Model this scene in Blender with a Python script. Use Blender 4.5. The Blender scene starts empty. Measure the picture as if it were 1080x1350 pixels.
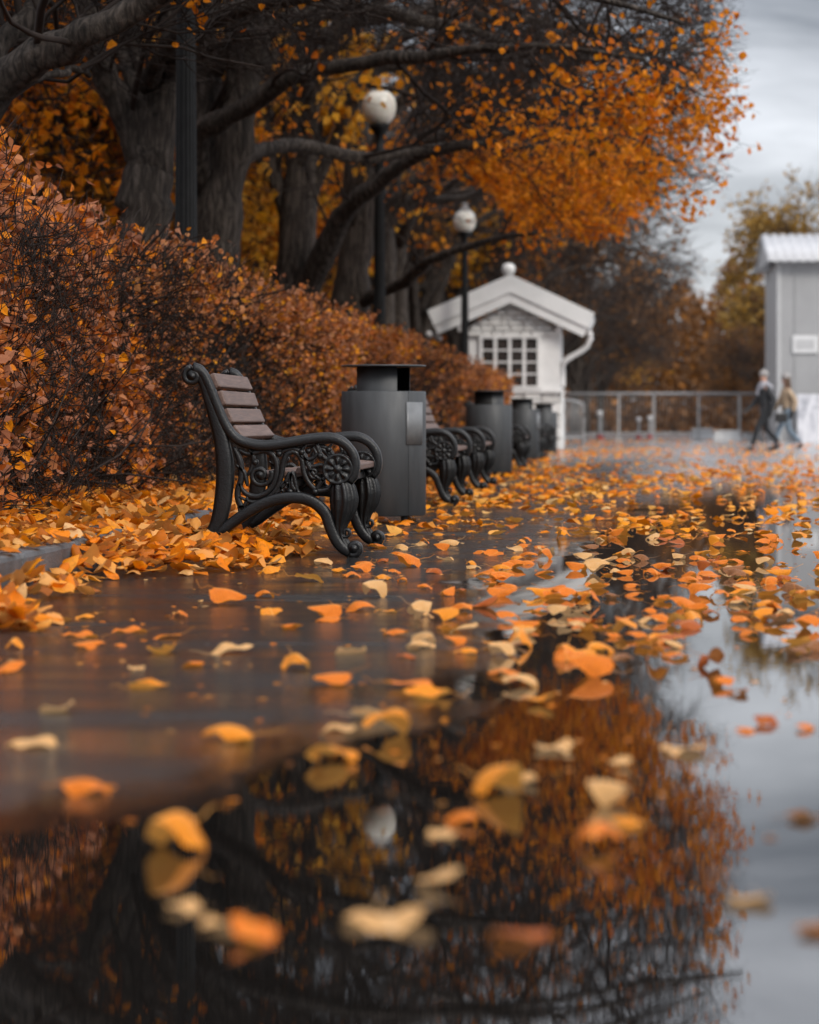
import bpy, bmesh, math, random
import numpy as np
from mathutils import Vector
R = math.radians
PI = math.pi
S = bpy.context.scene
COL = S.collection
F, HC, YH = 3400.0, 0.65, 555.0            # focal length (px of the 1080 wide photo), camera height, horizon row
SL = 0.08                                  # the walk runs 8 % to the right of the view direction
WALK = -math.atan(SL)

def W(l, d, z=0.0): return (l + SL * d, d, z)                       # walk coordinates: lateral, distance, height
def px(x, y, d): return ((x - 540) * d / F, d, HC - (y - YH) * d / F)  # a sight line followed to a distance d

# ------------------------------------------------------------------ mesh builder
class MB:
    def __init__(self): self.V = []; self.Fs = []; self.n = 0
    def add(self, V, Fa, mat=0, smooth=True):
        V = np.asarray(V, dtype=np.float64).reshape(-1, 3)
        self.V.append(V)
        Fa = Fa if isinstance(Fa, list) else [Fa]
        for f in Fa:
            f = np.asarray(f, dtype=np.int64)
            if f.size: self.Fs.append((f + self.n, mat, smooth))
        self.n += len(V); return self
    def box(self, c, s, rz=0.0, rx=0.0, ry=0.0, mat=0):
        h = np.array(s) / 2
        v = np.array([[x, y, z] for z in (-1, 1) for y in (-1, 1) for x in (-1, 1)], float) * h
        v = rot(v, rx, ry, rz) + np.array(c)
        f = [[0, 2, 3, 1], [4, 5, 7, 6], [0, 1, 5, 4], [2, 6, 7, 3], [0, 4, 6, 2], [1, 3, 7, 5]]
        return self.add(v, np.array(f), mat, False)
    def tube(self, pts, rad, sides=8, cap=True, mat=0, flat=None, axis=None, ridges=0, ridge=0.0):
        """round bar through pts; flat = (in-plane, out-of-plane) factors with axis the out-of-plane direction"""
        P = np.asarray(pts, float); n = len(P)
        r = np.broadcast_to(np.asarray(rad, float), (n,))
        T = np.gradient(P, axis=0); T /= np.linalg.norm(T, axis=1)[:, None] + 1e-12
        if axis is None:
            a = np.array([0, 0, 1.0]) if abs(T[:, 2]).mean() < .8 else np.array([1.0, 0, 0])
        else: a = np.array(axis, float)
        U = np.cross(T, a); U /= np.linalg.norm(U, axis=1)[:, None] + 1e-12
        N = np.cross(U, T)
        th = np.arange(sides) * 2 * PI / sides
        m = 1 + ridge * np.cos(ridges * th) if ridges else np.ones(sides)
        fi, fo = flat if flat else (1, 1)
        V = P[:, None, :] + r[:, None, None] * m[None, :, None] * (fi * np.cos(th)[None, :, None] * U[:, None, :] + fo * np.sin(th)[None, :, None] * N[:, None, :])
        i = np.arange(n - 1)[:, None] * sides; j = np.arange(sides)[None, :]; k = (j + 1) % sides
        q = np.stack([i + j, i + k, i + sides + k, i + sides + j], -1).reshape(-1, 4)
        fs = [q]
        if cap: fs += [np.arange(sides)[::-1][None, :], (np.arange(sides) + (n - 1) * sides)[None, :]]
        return self.add(V.reshape(-1, 3), fs, mat)
    def bar(self, pts, wid, thick, mat=0, axis=(0, 1, 0), sides=12):
        """cast bar in a plane: width wid (per point), thickness thick, rounded-rectangle section"""
        P = np.asarray(pts, float); n = len(P)
        w = np.broadcast_to(np.asarray(wid, float), (n,)) / 2
        T = np.gradient(P, axis=0); T /= np.linalg.norm(T, axis=1)[:, None] + 1e-12
        a = np.array(axis, float); U = np.cross(T, a); U /= np.linalg.norm(U, axis=1)[:, None] + 1e-12
        th = np.arange(sides) * 2 * PI / sides + PI / sides
        c = np.sign(np.cos(th)) * np.abs(np.cos(th)) ** .55; s = np.sign(np.sin(th)) * np.abs(np.sin(th)) ** .55
        V = P[:, None, :] + w[:, None, None] * c[None, :, None] * U[:, None, :] + thick / 2 * s[None, :, None] * a[None, None, :]
        i = np.arange(n - 1)[:, None] * sides; j = np.arange(sides)[None, :]; k = (j + 1) % sides
        q = np.stack([i + j, i + k, i + sides + k, i + sides + j], -1).reshape(-1, 4)
        return self.add(V.reshape(-1, 3), [q, np.arange(sides)[::-1][None, :], (np.arange(sides) + (n - 1) * sides)[None, :]], mat)
    def lathe(self, prof, seg=24, c=(0, 0, 0), mat=0, a0=0.0, a1=2 * PI, mod=None, smooth=True):
        pr = np.asarray(prof, float); full = abs(a1 - a0 - 2 * PI) < 1e-6
        m = seg if full else seg + 1
        th = a0 + (a1 - a0) * np.arange(m) / seg
        rr = pr[:, 0][:, None] * (mod(th)[None, :] if mod else 1.0) * np.ones((1, m))
        V = np.stack([rr * np.cos(th), rr * np.sin(th), pr[:, 1][:, None] * np.ones((1, m))], -1) + np.array(c)
        i = np.arange(len(pr) - 1)[:, None] * m; j = np.arange(seg)[None, :]; k = (j + 1) % m if full else j + 1
        q = np.stack([i + j, i + k, i + m + k, i + m + j], -1).reshape(-1, 4)
        return self.add(V.reshape(-1, 3), q, mat, smooth)
    def prism(self, poly, y0, y1, mat=0):
        """polygon in x,z extruded along y"""
        n = len(poly); a = np.array([[p[0], y0, p[1]] for p in poly] + [[p[0], y1, p[1]] for p in poly])
        j = np.arange(n); k = (j + 1) % n
        return self.add(a, [np.stack([j, k, k + n, j + n], -1), j[::-1][None, :], (j + n)[None, :]], mat, False)
    def build(self, name, mats, parent=None, bevel=0, subsurf=0):
        me = bpy.data.meshes.new(name)
        V = np.concatenate(self.V) if self.V else np.zeros((0, 3))
        lens = np.concatenate([np.full(len(f), f.shape[1]) for f, _, _ in self.Fs])
        loops = np.concatenate([f.ravel() for f, _, _ in self.Fs])
        mi = np.concatenate([np.full(len(f), m) for f, m, _ in self.Fs]); sm = np.concatenate([np.full(len(f), s) for f, _, s in self.Fs])
        me.vertices.add(len(V)); me.vertices.foreach_set('co', V.astype(np.float32).ravel())
        me.loops.add(len(loops)); me.loops.foreach_set('vertex_index', loops.astype(np.int32))
        me.polygons.add(len(lens)); st = np.concatenate([[0], np.cumsum(lens)[:-1]])
        me.polygons.foreach_set('loop_start', st.astype(np.int32))
        me.polygons.foreach_set('material_index', mi.astype(np.int32)); me.polygons.foreach_set('use_smooth', sm.astype(bool))
        me.update(calc_edges=True)
        for m in (mats if isinstance(mats, (list, tuple)) else [mats]): me.materials.append(m)
        o = bpy.data.objects.new(name, me); COL.objects.link(o)
        if parent: o.parent = parent
        if bevel:
            b = o.modifiers.new('bevel', 'BEVEL'); b.width = bevel; b.segments = 2; b.limit_method = 'ANGLE'
        if subsurf:
            b = o.modifiers.new('sub', 'SUBSURF'); b.levels = b.render_levels = subsurf
        return o

def rot(v, rx=0, ry=0, rz=0):
    for ax, a in ((0, rx), (1, ry), (2, rz)):
        if a:
            c, s = math.cos(a), math.sin(a); i, j = [(1, 2), (2, 0), (0, 1)][ax]
            v = v.copy(); p, q = v[:, i].copy(), v[:, j].copy(); v[:, i] = c * p - s * q; v[:, j] = s * p + c * q
    return v

def spline(pts, n=24):
    P = np.asarray(pts, float); m = len(P)
    Q = np.vstack([2 * P[0] - P[1], P, 2 * P[-1] - P[-2]])
    out = []
    for t in np.linspace(0, m - 1, n):
        i = min(int(t), m - 2); u = t - i
        a, b, c, d = Q[i], Q[i + 1], Q[i + 2], Q[i + 3]
        out.append(.5 * ((2 * b) + (c - a) * u + (2 * a - 5 * b + 4 * c - d) * u * u + (3 * b - a - 3 * c + d) * u ** 3))
    return np.array(out)

def tag(o, label=None, cat=None, group=None, kind=None):
    if label: o['label'] = label
    if cat: o['category'] = cat
    if group: o['group'] = group
    if kind: o['kind'] = kind
    return o
def empty(name, loc, rz=0.0):
    o = bpy.data.objects.new(name, None); COL.objects.link(o); o.location = loc; o.rotation_euler = (0, 0, rz)
    o.empty_display_size = .2; return o
def copy_tree(o, parent=None):
    c = o.copy(); COL.objects.link(c); c.parent = parent
    for ch in [x for x in o.children]: copy_tree(ch, c)
    return c

# ------------------------------------------------------------------ materials
class NT:
    def __init__(self, name):
        self.m = bpy.data.materials.new(name); self.m.use_nodes = True; self.t = self.m.node_tree; self.t.nodes.clear()
        self.out = self.n('ShaderNodeOutputMaterial')
    def n(self, typ, **kw):
        x = self.t.nodes.new(typ)
        for k, v in kw.items():
            if k[0] == '_': setattr(x, k[1:], v)
            else: self.set(x, k.replace('__', ' '), v)
        return x
    def set(self, x, k, v):
        s = x.inputs[int(k[1:])] if k[0] == 'i' and k[1:].isdigit() else x.inputs[k]
        if isinstance(v, bpy.types.NodeSocket): self.t.links.new(v, s)
        else: s.default_value = v
    def link(self, a, b): self.t.links.new(a, b)
    def ramp(self, fac, stops, interp='LINEAR'):
        r = self.n('ShaderNodeValToRGB'); r.color_ramp.interpolation = interp
        e = r.color_ramp.elements
        while len(e) < len(stops): e.new(.5)
        for x, (p, c) in zip(e, stops): x.position = p; x.color = (*c, 1) if len(c) == 3 else c
        self.link(fac, r.inputs[0]); return r.outputs[0]
    def math(self, op, a, b=0.0, c=0.0, clamp=False):
        x = self.n('ShaderNodeMath', _operation=op, _use_clamp=clamp)
        for i, v in enumerate((a, b, c)): self.set(x, 'i%d' % i, v)
        return x.outputs[0]
    def mix(self, f, a, b, blend='MIX'):
        x = self.n('ShaderNodeMix', _data_type='RGBA', _blend_type=blend)
        self.set(x, 'i0', f); self.set(x, 'i6', a); self.set(x, 'i7', b); return x.outputs[2]
    def noise(self, scale, detail=4, rough=.55, vec=None, dist=0.0):
        x = self.n('ShaderNodeTexNoise', Scale=scale, Detail=detail, Roughness=rough, Distortion=dist)
        if vec is not None: self.link(vec, x.inputs['Vector'])
        return x.outputs['Fac']
    def obj(self, scale=(1, 1, 1)):
        c = self.n('ShaderNodeTexCoord').outputs['Object']
        if scale == (1, 1, 1): return c
        return self.n('ShaderNodeMapping', Vector=c, Scale=scale).outputs[0]
    def bsdf(self, **kw):
        return self.n('ShaderNodeBsdfPrincipled', **kw)
    def done(self, sh): self.link(sh, self.out.inputs[0]); return self.m

def c3(r, g, b): return (r, g, b, 1)
def simple(name, c1, c2, scale=8, rough=.6, rr=.15, bump=.15, bscale=60, metallic=0.0, stretch=(1, 1, 1), spec=.5):
    t = NT(name); v = t.obj(stretch)
    col = t.ramp(t.noise(scale, 5, .6, v), [(.3, c1), (.7, c2)])
    ro = t.math('MULTIPLY_ADD', t.noise(scale * 2.3, 3, .5, v), rr, rough - rr / 2)
    b = t.n('ShaderNodeBump', Strength=bump, Distance=.01, Height=t.noise(bscale, 4, .6, v)).outputs[0]
    return t.done(t.bsdf(Base__Color=col, Roughness=ro, Metallic=metallic, Normal=b, Specular__IOR__Level=spec).outputs[0])

def leaf_mat(name, stops, back=None, island=True, trans=.35, rough=.45, bri=1.0):
    """leaf colour by leaf (random per island or per object), paler underside, a little light passing through"""
    t = NT(name)
    if island: rnd = t.n('ShaderNodeNewGeometry').outputs['Random Per Island']
    else: rnd = t.n('ShaderNodeObjectInfo').outputs['Random']
    col = t.ramp(rnd, [(p, tuple(x * bri for x in c)) for p, c in stops])
    blot = t.noise(34, 5, .7, t.obj())
    col = t.mix(t.math('MULTIPLY', t.n('ShaderNodeMapRange', Value=blot, From__Min=.52, From__Max=.70).outputs[0], .6), col, c3(.15, .042, .008))
    col = t.mix(t.math('MULTIPLY', t.noise(9, 3, .5, t.obj()), .22), col, c3(.55, .22, .02))
    if back:
        bf = t.n('ShaderNodeNewGeometry').outputs['Backfacing']
        col = t.mix(t.math('MULTIPLY', bf, .75), col, c3(*back))
    b = t.bsdf(Base__Color=col, Roughness=rough, Specular__IOR__Level=.1)
    tr = t.n('ShaderNodeBsdfTranslucent', Color=col)
    mx = t.n('ShaderNodeMixShader', Fac=trans); t.link(b.outputs[0], mx.inputs[1]); t.link(tr.outputs[0], mx.inputs[2])
    return t.done(mx.outputs[0])

M = {}
M['iron'] = simple('cast_iron_paint', (.0030, .0031, .0034), (.0075, .0077, .0082), 14, .34, .2, .3, 120, spec=.38)
M['post'] = simple('lamp_post_paint', (.0045, .0046, .005), (.010, .010, .0105), 10, .5, .2, .2, 90, spec=.2)
def wood_mat():
    t = NT('weathered_slat'); v = t.obj((40, 2.2, 40))
    g = t.noise(2.0, 8, .65, v, .6)
    col = t.ramp(g, [(.25, (.050, .027, .020)), (.5, (.115, .068, .053)), (.78, (.21, .14, .115))])
    b = t.n('ShaderNodeBump', Strength=.5, Distance=.004, Height=g).outputs[0]
    return t.done(t.bsdf(Base__Color=col, Roughness=t.math('MULTIPLY_ADD', g, .3, .35), Normal=b).outputs[0])
M['wood'] = wood_mat()
def bin_mat():
    t = NT('powder_coated_steel')
    v = t.obj((6, 6, 1.2))
    c = t.ramp(t.noise(2, 5, .6, v), [(.3, (.034, .037, .040)), (.72, (.058, .062, .066))])
    s = t.noise(160, 2, .5, t.obj())
    b = t.n('ShaderNodeBump', Strength=.08, Distance=.003, Height=s).outputs[0]
    return t.done(t.bsdf(Base__Color=c, Roughness=t.math('MULTIPLY_ADD', t.noise(3, 4, .6, v), .3, .42), Normal=b).outputs[0])
M['bin'] = bin_mat()
M['bin_in'] = simple('bin_liner', (.004, .004, .0045), (.008, .008, .008), 6, .7)
M['bin_plate'] = simple('bin_plate', (.12, .125, .13), (.17, .175, .18), 12, .4, .1, .1)
def globe_mat():
    t = NT('opal_globe'); v = t.obj((1, 1, .6))
    c = t.ramp(t.noise(7, 5, .6, v), [(.3, (.56, .53, .46)), (.7, (.74, .71, .64))])
    return t.done(t.bsdf(Base__Color=c, Roughness=.25, Subsurface__Weight=.15).outputs[0])
M['globe'] = globe_mat()
def bark_mat():
    t = NT('linden_bark'); v = t.obj((1, 1, .22))
    n1 = t.noise(15, 8, .7, v, 1.1); w_ = t.n('ShaderNodeTexVoronoi', _feature='DISTANCE_TO_EDGE', Vector=t.n('ShaderNodeMapping', Vector=t.obj(), Scale=(1, 1, .10)).outputs[0], Scale=15.0, Randomness=1.0).outputs['Distance']
    n = t.math('ADD', t.math('MULTIPLY', n1, .9), t.math('MULTIPLY', t.math('MINIMUM', w_, .3), .5))
    col = t.ramp(n, [(.34, (.010, .008, .007)), (.50, (.060, .047, .039)), (.68, (.15, .122, .103))])
    col = t.mix(t.math('MULTIPLY', t.noise(1.6, 4, .6, t.obj()), .4), col, c3(.026, .022, .018))
    b = t.n('ShaderNodeBump', Strength=1.0, Distance=.08, Height=n).outputs[0]
    return t.done(t.bsdf(Base__Color=col, Roughness=.85, Normal=b, Specular__IOR__Level=.25).outputs[0])
M['bark'] = bark_mat()
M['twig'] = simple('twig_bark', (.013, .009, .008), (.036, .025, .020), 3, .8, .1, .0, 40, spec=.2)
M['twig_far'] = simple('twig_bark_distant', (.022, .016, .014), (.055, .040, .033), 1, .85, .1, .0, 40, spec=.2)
M['leaf_crown'] = leaf_mat('crown_leaf', [(0, (.36, .07, .003)), (.3, (.62, .145, .004)), (.6, (.78, .215, .006)), (.85, (.84, .31, .010)), (1, (.50, .11, .006))], back=(.74, .25, .015), trans=.48)
M['leaf_gold'] = leaf_mat('gold_leaf', [(0, (.52, .19, .010)), (.4, (.80, .33, .014)), (.8, (.86, .43, .025)), (1, (.55, .26, .02))], back=(.75, .38, .05), trans=.48)
M['leaf_olive'] = leaf_mat('olive_leaf', [(0, (.16, .09, .02)), (.4, (.34, .19, .03)), (.8, (.46, .27, .045)), (1, (.26, .17, .05))], back=(.36, .24, .08), trans=.35)
M['leaf_brown'] = leaf_mat('brown_leaf', [(0, (.05, .025, .012)), (.4, (.11, .05, .02)), (.75, (.22, .085, .02)), (1, (.36, .15, .03))], back=(.16, .09, .05), trans=.3)
M['leaf_hedge'] = leaf_mat('hedge_leaf', [(0, (.07, .025, .012)), (.22, (.24, .07, .026)), (.45, (.46, .12, .03)), (.68, (.54, .19, .06)), (.82, (.74, .24, .014)), (1, (.80, .36, .02))], back=(.36, .17, .10), trans=.28, rough=.5)
M['leaf_bush'] = leaf_mat('bush_leaf', [(0, (.08, .03, .014)), (.22, (.30, .08, .028)), (.46, (.48, .115, .022)), (.66, (.52, .18, .055)), (.82, (.76, .20, .008)), (1, (.84, .29, .010))], back=(.40, .18, .11), trans=.3)
FALL = [(0, (.50, .11, .004)), (.2, (.70, .17, .005)), (.5, (.82, .23, .006)), (.74, (.86, .31, .010)), (.9, (.78, .42, .11)), (1, (.70, .48, .24))]
M['leaf_litter'] = leaf_mat('fallen_leaf_litter', [(0, (.12, .034, .008)), (.22, (.38, .09, .004)), (.5, (.74, .18, .003)), (.76, (.82, .27, .006)), (.9, (.66, .30, .07)), (1, (.66, .40, .18))], back=(.66, .30, .08), trans=.25, rough=.4)
M['leaf_path'] = leaf_mat('fallen_leaf_path', FALL, back=(.76, .34, .07), trans=.25, rough=.4)
def solo(name, c, c2, back):
    t = NT(name); o = t.obj(); rnd = t.n('ShaderNodeObjectInfo').outputs['Random']
    v = t.n('ShaderNodeVectorMath', _operation='ADD'); t.link(o, v.inputs[0]); t.link(rnd, v.inputs[1])
    col = t.ramp(t.noise(16, 5, .6, v.outputs[0], .4), [(.28, c2), (.6, c)])
    # side veins running off the midrib
    sp = t.n('ShaderNodeSeparateXYZ', Vector=o)
    w = t.math('ABSOLUTE', t.math('SINE', t.math('MULTIPLY', t.math('SUBTRACT', sp.outputs[1], t.math('MULTIPLY', t.math('ABSOLUTE', sp.outputs[0]), .7)), 30.0)))
    vein = t.math('LESS_THAN', w, .16)
    mid = t.math('LESS_THAN', t.math('ABSOLUTE', sp.outputs[0]), .018)
    vm = t.math('MAXIMUM', t.math('MULTIPLY', vein, .5), t.math('MULTIPLY', mid, .75))
    col = t.mix(vm, col, c3(*[min(1, x * 1.15 + .03) for x in back]))
    spot = t.math('MULTIPLY', t.math('GREATER_THAN', t.noise(38, 3, .6, v.outputs[0]), .66), .55)
    col = t.mix(spot, col, c3(.12, .035, .008))
    col = t.mix(t.math('MULTIPLY', t.n('ShaderNodeNewGeometry').outputs['Backfacing'], .8), col, c3(*back))
    bp = t.n('ShaderNodeBump', Strength=.35, Distance=.02, Height=t.math('ADD', vm, t.noise(30, 3, .5, v.outputs[0]))).outputs[0]
    b = t.bsdf(Base__Color=col, Roughness=.42, Normal=bp, Specular__IOR__Level=.22)
    tr = t.n('ShaderNodeBsdfTranslucent', Color=col)
    mx = t.n('ShaderNodeMixShader', Fac=.28); t.link(b.outputs[0], mx.inputs[1]); t.link(tr.outputs[0], mx.inputs[2])
    return t.done(mx.outputs[0])
LEAFC = {'orange': solo('leaf_orange', (.80, .20, .004), (.58, .115, .003), (.74, .30, .05)),
         'amber': solo('leaf_amber', (.86, .29, .006), (.72, .19, .004), (.80, .40, .09)),
         'rust': solo('leaf_rust', (.48, .10, .006), (.28, .05, .005), (.50, .20, .06)),
         'cream': solo('leaf_cream', (.72, .42, .18), (.68, .30, .05), (.76, .48, .24)),
         'brown': solo('leaf_brown_curled', (.30, .11, .03), (.15, .05, .015), (.42, .22, .10))}

def ground_mat():
    t = NT('wet_asphalt'); o = t.obj(); sp = t.n('ShaderNodeSeparateXYZ', Vector=o); X, Y = sp.outputs[0], sp.outputs[1]
    # standing water on the right and in the near hollow
    edge = t.math('SUBTRACT', .50, t.math('DIVIDE', 1.37, t.math('MAXIMUM', t.math('SUBTRACT', Y, 3.0), .12)))
    edge = t.math('ADD', edge, t.math('MULTIPLY', t.math('MAXIMUM', t.math('SUBTRACT', Y, 10.5), 0.0), .16))
    nz = t.noise(1.5, 8, .66, t.n('ShaderNodeMapping', Vector=o, Scale=(1.0, .5, 1)).outputs[0])
    dd = t.math('ADD', t.math('SUBTRACT', X, edge), t.math('MULTIPLY', t.math('SUBTRACT', nz, .5), 1.45))
    pud = t.math('SMOOTHSTEP', dd, 0, 0) if False else t.n('ShaderNodeMapRange', _interpolation_type='SMOOTHSTEP', Value=dd, From__Min=-.36, From__Max=.12).outputs[0]
    grain = t.noise(190, 3, .7, o); patch = t.noise(.9, 5, .6, o)
    asp = t.ramp(grain, [(.36, (.006, .006, .006)), (.55, (.022, .0215, .021)), (.72, (.075, .074, .073))])
    asp = t.mix(t.math('MULTIPLY', patch, .6), asp, c3(.016, .0145, .014))
    dirt = t.math('MULTIPLY', t.math('GREATER_THAN', t.noise(26, 4, .7, o), .71), .5)
    asp = t.mix(dirt, asp, c3(.09, .055, .03))
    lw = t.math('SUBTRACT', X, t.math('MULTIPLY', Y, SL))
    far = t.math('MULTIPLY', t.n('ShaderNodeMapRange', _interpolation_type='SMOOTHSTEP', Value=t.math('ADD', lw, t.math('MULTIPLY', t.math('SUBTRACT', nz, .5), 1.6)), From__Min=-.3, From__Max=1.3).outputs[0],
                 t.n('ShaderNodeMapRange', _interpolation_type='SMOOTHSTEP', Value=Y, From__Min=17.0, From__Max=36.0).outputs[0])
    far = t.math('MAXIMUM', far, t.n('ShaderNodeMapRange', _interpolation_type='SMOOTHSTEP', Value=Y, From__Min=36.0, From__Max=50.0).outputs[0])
    pale = t.ramp(t.noise(2.2, 5, .65, o), [(.3, (.24, .24, .245)), (.7, (.56, .56, .57))])  # bright sky sheen on the far paving, painted into its base colour
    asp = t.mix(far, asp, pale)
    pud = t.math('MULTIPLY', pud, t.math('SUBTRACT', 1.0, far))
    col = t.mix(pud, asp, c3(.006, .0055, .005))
    wet = t.n('ShaderNodeMapRange', Value=t.noise(1.1, 5, .65, t.n('ShaderNodeMapping', Vector=o, Scale=(.55, 1.5, 1)).outputs[0]), From__Min=.34, From__Max=.68, To__Min=.035, To__Max=.30).outputs[0]
    wet = t.math('ADD', wet, t.n('ShaderNodeMapRange', Value=Y, From__Min=11.0, From__Max=24.0, To__Min=.02, To__Max=.08).outputs[0])
    wet = t.math('MULTIPLY', wet, t.math('SUBTRACT', 1.0, t.math('MULTIPLY', far, .45)))
    ro = t.n('ShaderNodeMix', _data_type='FLOAT'); t.link(pud, ro.inputs[0]); t.link(wet, ro.inputs[2]); ro.inputs[3].default_value = .0
    ior = t.n('ShaderNodeMix', _data_type='FLOAT'); t.link(pud, ior.inputs[0]); ior.inputs[2].default_value = 1.45; ior.inputs[3].default_value = 2.3
    rip = t.noise(7, 3, .5, t.n('ShaderNodeMapping', Vector=o, Scale=(.8, 2.6, 1)).outputs[0])
    hgt = t.math('ADD', t.math('MULTIPLY', rip, .00009), t.math('MULTIPLY', t.math('MULTIPLY', grain, t.math('SUBTRACT', 1.0, pud)), .0014))
    b = t.n('ShaderNodeBump', Strength=1.0, Distance=1.0, Height=hgt).outputs[0]
    return t.done(t.bsdf(Base__Color=col, Roughness=ro.outputs[0], IOR=ior.outputs[0], Normal=b).outputs[0])
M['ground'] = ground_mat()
M['soil'] = simple('leafy_soil', (.018, .010, .006), (.10, .045, .016), 5, .9, .1, .6, 20)
M['kerb'] = simple('kerb_stone', (.045, .046, .048), (.10, .10, .105), 9, .5, .25, .5, 70)
M['white'] = simple('white_paint', (.60, .59, .58), (.72, .71, .70), 3, .6, .15, .2, 30)
M['stone'] = simple('painted_stone', (.50, .49, .47), (.76, .75, .73), 4, .75, .1, .8, 9)
M['fascia'] = simple('roof_board_paint', (.58, .58, .57), (.70, .69, .68), 2, .6, .15, .2, 25)
M['pane'] = simple('dark_window_glass', (.020, .017, .016), (.05, .04, .035), 1.5, .12, .05, .02, 5)
M['roof'] = simple('grey_roofing', (.22, .22, .225), (.32, .32, .325), 4, .6)
M['clad'] = simple('grey_cladding', (.29, .29, .294), (.35, .35, .354), .8, .5, .1, .1, 6)
M['clad2'] = simple('light_grey_cladding', (.40, .40, .404), (.47, .47, .474), .8, .5, .1, .1, 6)
M['croof'] = simple('white_corrugated_sheet', (.40, .40, .415), (.47, .47, .48), 2, .6)
M['sign'] = simple('sign_plate', (.58, .58, .58), (.66, .66, .66), 3, .5)
def banner():
    t = NT('smudged_white_banner'); v = t.obj((1.2, 1, .8))
    c = t.ramp(t.noise(1.6, 5, .62, v, 1.2), [(.36, (.30, .31, .35)), (.5, (.62, .62, .66)), (.66, (.74, .74, .77))])
    return t.done(t.bsdf(Base__Color=c, Roughness=.6).outputs[0])
M['banner'] = banner()
M['galv'] = simple('galvanised_steel', (.28, .28, .28), (.42, .42, .42), 9, .45, .2, .1, 40, metallic=.3)
M['conc'] = simple('white_concrete', (.50, .50, .50), (.66, .66, .66), 4, .8, .1, .4)
M['red'] = simple('red_plastic', (.28, .02, .018), (.38, .03, .025), 5, .5)
M['skin'] = simple('skin', (.50, .28, .20), (.58, .34, .25), 12, .5, .1, .05)
M['jacket'] = simple('black_jacket', (.012, .013, .015), (.03, .031, .034), 14, .7, .1, .5, 40)
M['denim_dark'] = simple('dark_trousers', (.008, .009, .011), (.02, .021, .024), 20, .85, .1, .4, 60)
M['scarf'] = simple('grey_knit', (.28, .28, .31), (.46, .46, .50), 18, .9, .1, .6, 80)
M['cap'] = simple('pale_knit_hat', (.22, .205, .20), (.36, .34, .33), 25, .9, .1, .6, 90)
M['fur'] = simple('beige_fleece', (.26, .18, .11), (.48, .36, .25), 20, .95, .1, .9, 60)
M['jeans'] = simple('faded_jeans', (.10, .14, .18), (.20, .25, .30), 16, .85, .1, .4, 80)
M['bag'] = simple('black_leather', (.010, .010, .010), (.022, .02, .02), 10, .4)
M['hair'] = simple('brown_hair', (.05, .025, .012), (.11, .06, .03), 30, .5)

# ------------------------------------------------------------------ camera, sky, sun
cam = bpy.data.cameras.new('camera'); co = bpy.data.objects.new('camera', cam); COL.objects.link(co)
co.location = (0, 0, HC); co.rotation_euler = (PI / 2, 0, 0)
cam.sensor_fit = 'VERTICAL'; cam.sensor_height = 36; cam.sensor_width = 28.8; cam.lens = F / 1350 * 36
cam.shift_y = -(675 - YH) / 1350; cam.clip_start = .05; cam.clip_end = 3000
cam.dof.use_dof = True; cam.dof.focus_distance = 12.6; cam.dof.aperture_fstop = 2.7; cam.dof.aperture_blades = 9
S.camera = co
SUN_EL, SUN_AZ = R(36), R(142)        # azimuth measured from +Y towards +X: behind and to the right
wd = bpy.data.worlds.new('World'); S.world = wd; wd.use_nodes = True
nt = wd.node_tree; nt.nodes.clear()
def wn(typ, **kw):
    x = nt.nodes.new(typ)
    for k, v in kw.items():
        if k[0] == '_': setattr(x, k[1:], v)
        else:
            s = x.inputs[k.replace('__', ' ')]
            if isinstance(v, bpy.types.NodeSocket): nt.links.new(v, s)
            else: s.default_value = v
    return x
sky = wn('ShaderNodeTexSky', _sky_type='NISHITA', _sun_disc=False, _sun_elevation=SUN_EL, _sun_rotation=SUN_AZ)
tc = wn('ShaderNodeTexCoord').outputs['Generated']
mp = wn('ShaderNodeMapping', Vector=tc, Scale=(1.6, 1.6, 7.0), Location=(.3, .1, .25)).outputs[0]
nz = wn('ShaderNodeTexNoise', Vector=mp, Scale=2.2, Detail=7, Roughness=.52, Distortion=.5).outputs['Fac']
rp = wn('ShaderNodeValToRGB', Fac=nz); e = rp.color_ramp.elements
e[0].position = .36; e[0].color = (.165, .172, .192, 1); e[1].position = .62; e[1].color = (.62, .635, .675, 1)
sep = wn('ShaderNodeSeparateXYZ', Vector=tc)
gr = wn('ShaderNodeMapRange', Value=sep.outputs[2], From__Min=0.0, From__Max=.9, To__Min=7.9, To__Max=30.0).outputs[0]
vm = wn('ShaderNodeVectorMath', _operation='SCALE'); nt.links.new(rp.outputs[0], vm.inputs[0]); nt.links.new(gr, vm.inputs['Scale'])
mx = wn('ShaderNodeMix', _data_type='RGBA'); mx.inputs[0].default_value = .9
nt.links.new(sky.outputs[0], mx.inputs[6]); nt.links.new(vm.outputs[0], mx.inputs[7])
bg = wn('ShaderNodeBackground', Color=mx.outputs[2], Strength=.1)
nt.links.new(bg.outputs[0], wn('ShaderNodeOutputWorld').inputs[0])
sl = bpy.data.lights.new('sun', 'SUN'); so = bpy.data.objects.new('sun', sl); COL.objects.link(so)
sl.energy = 1.5; sl.angle = R(16); sl.color = (1, .94, .85)
sd = Vector((math.sin(SUN_AZ) * math.cos(SUN_EL), math.cos(SUN_AZ) * math.cos(SUN_EL), math.sin(SUN_EL)))
so.rotation_euler = sd.to_track_quat('Z', 'Y').to_euler(); so.location = (0, 0, 30)
S.view_settings.view_transform = 'Standard'; S.view_settings.look = 'None'; S.view_settings.exposure = 0.62; S.view_settings.gamma = 1
S.cycles.max_bounces = 8; S.cycles.diffuse_bounces = 3; S.cycles.glossy_bounces = 4; S.cycles.transmission_bounces = 4
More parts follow.
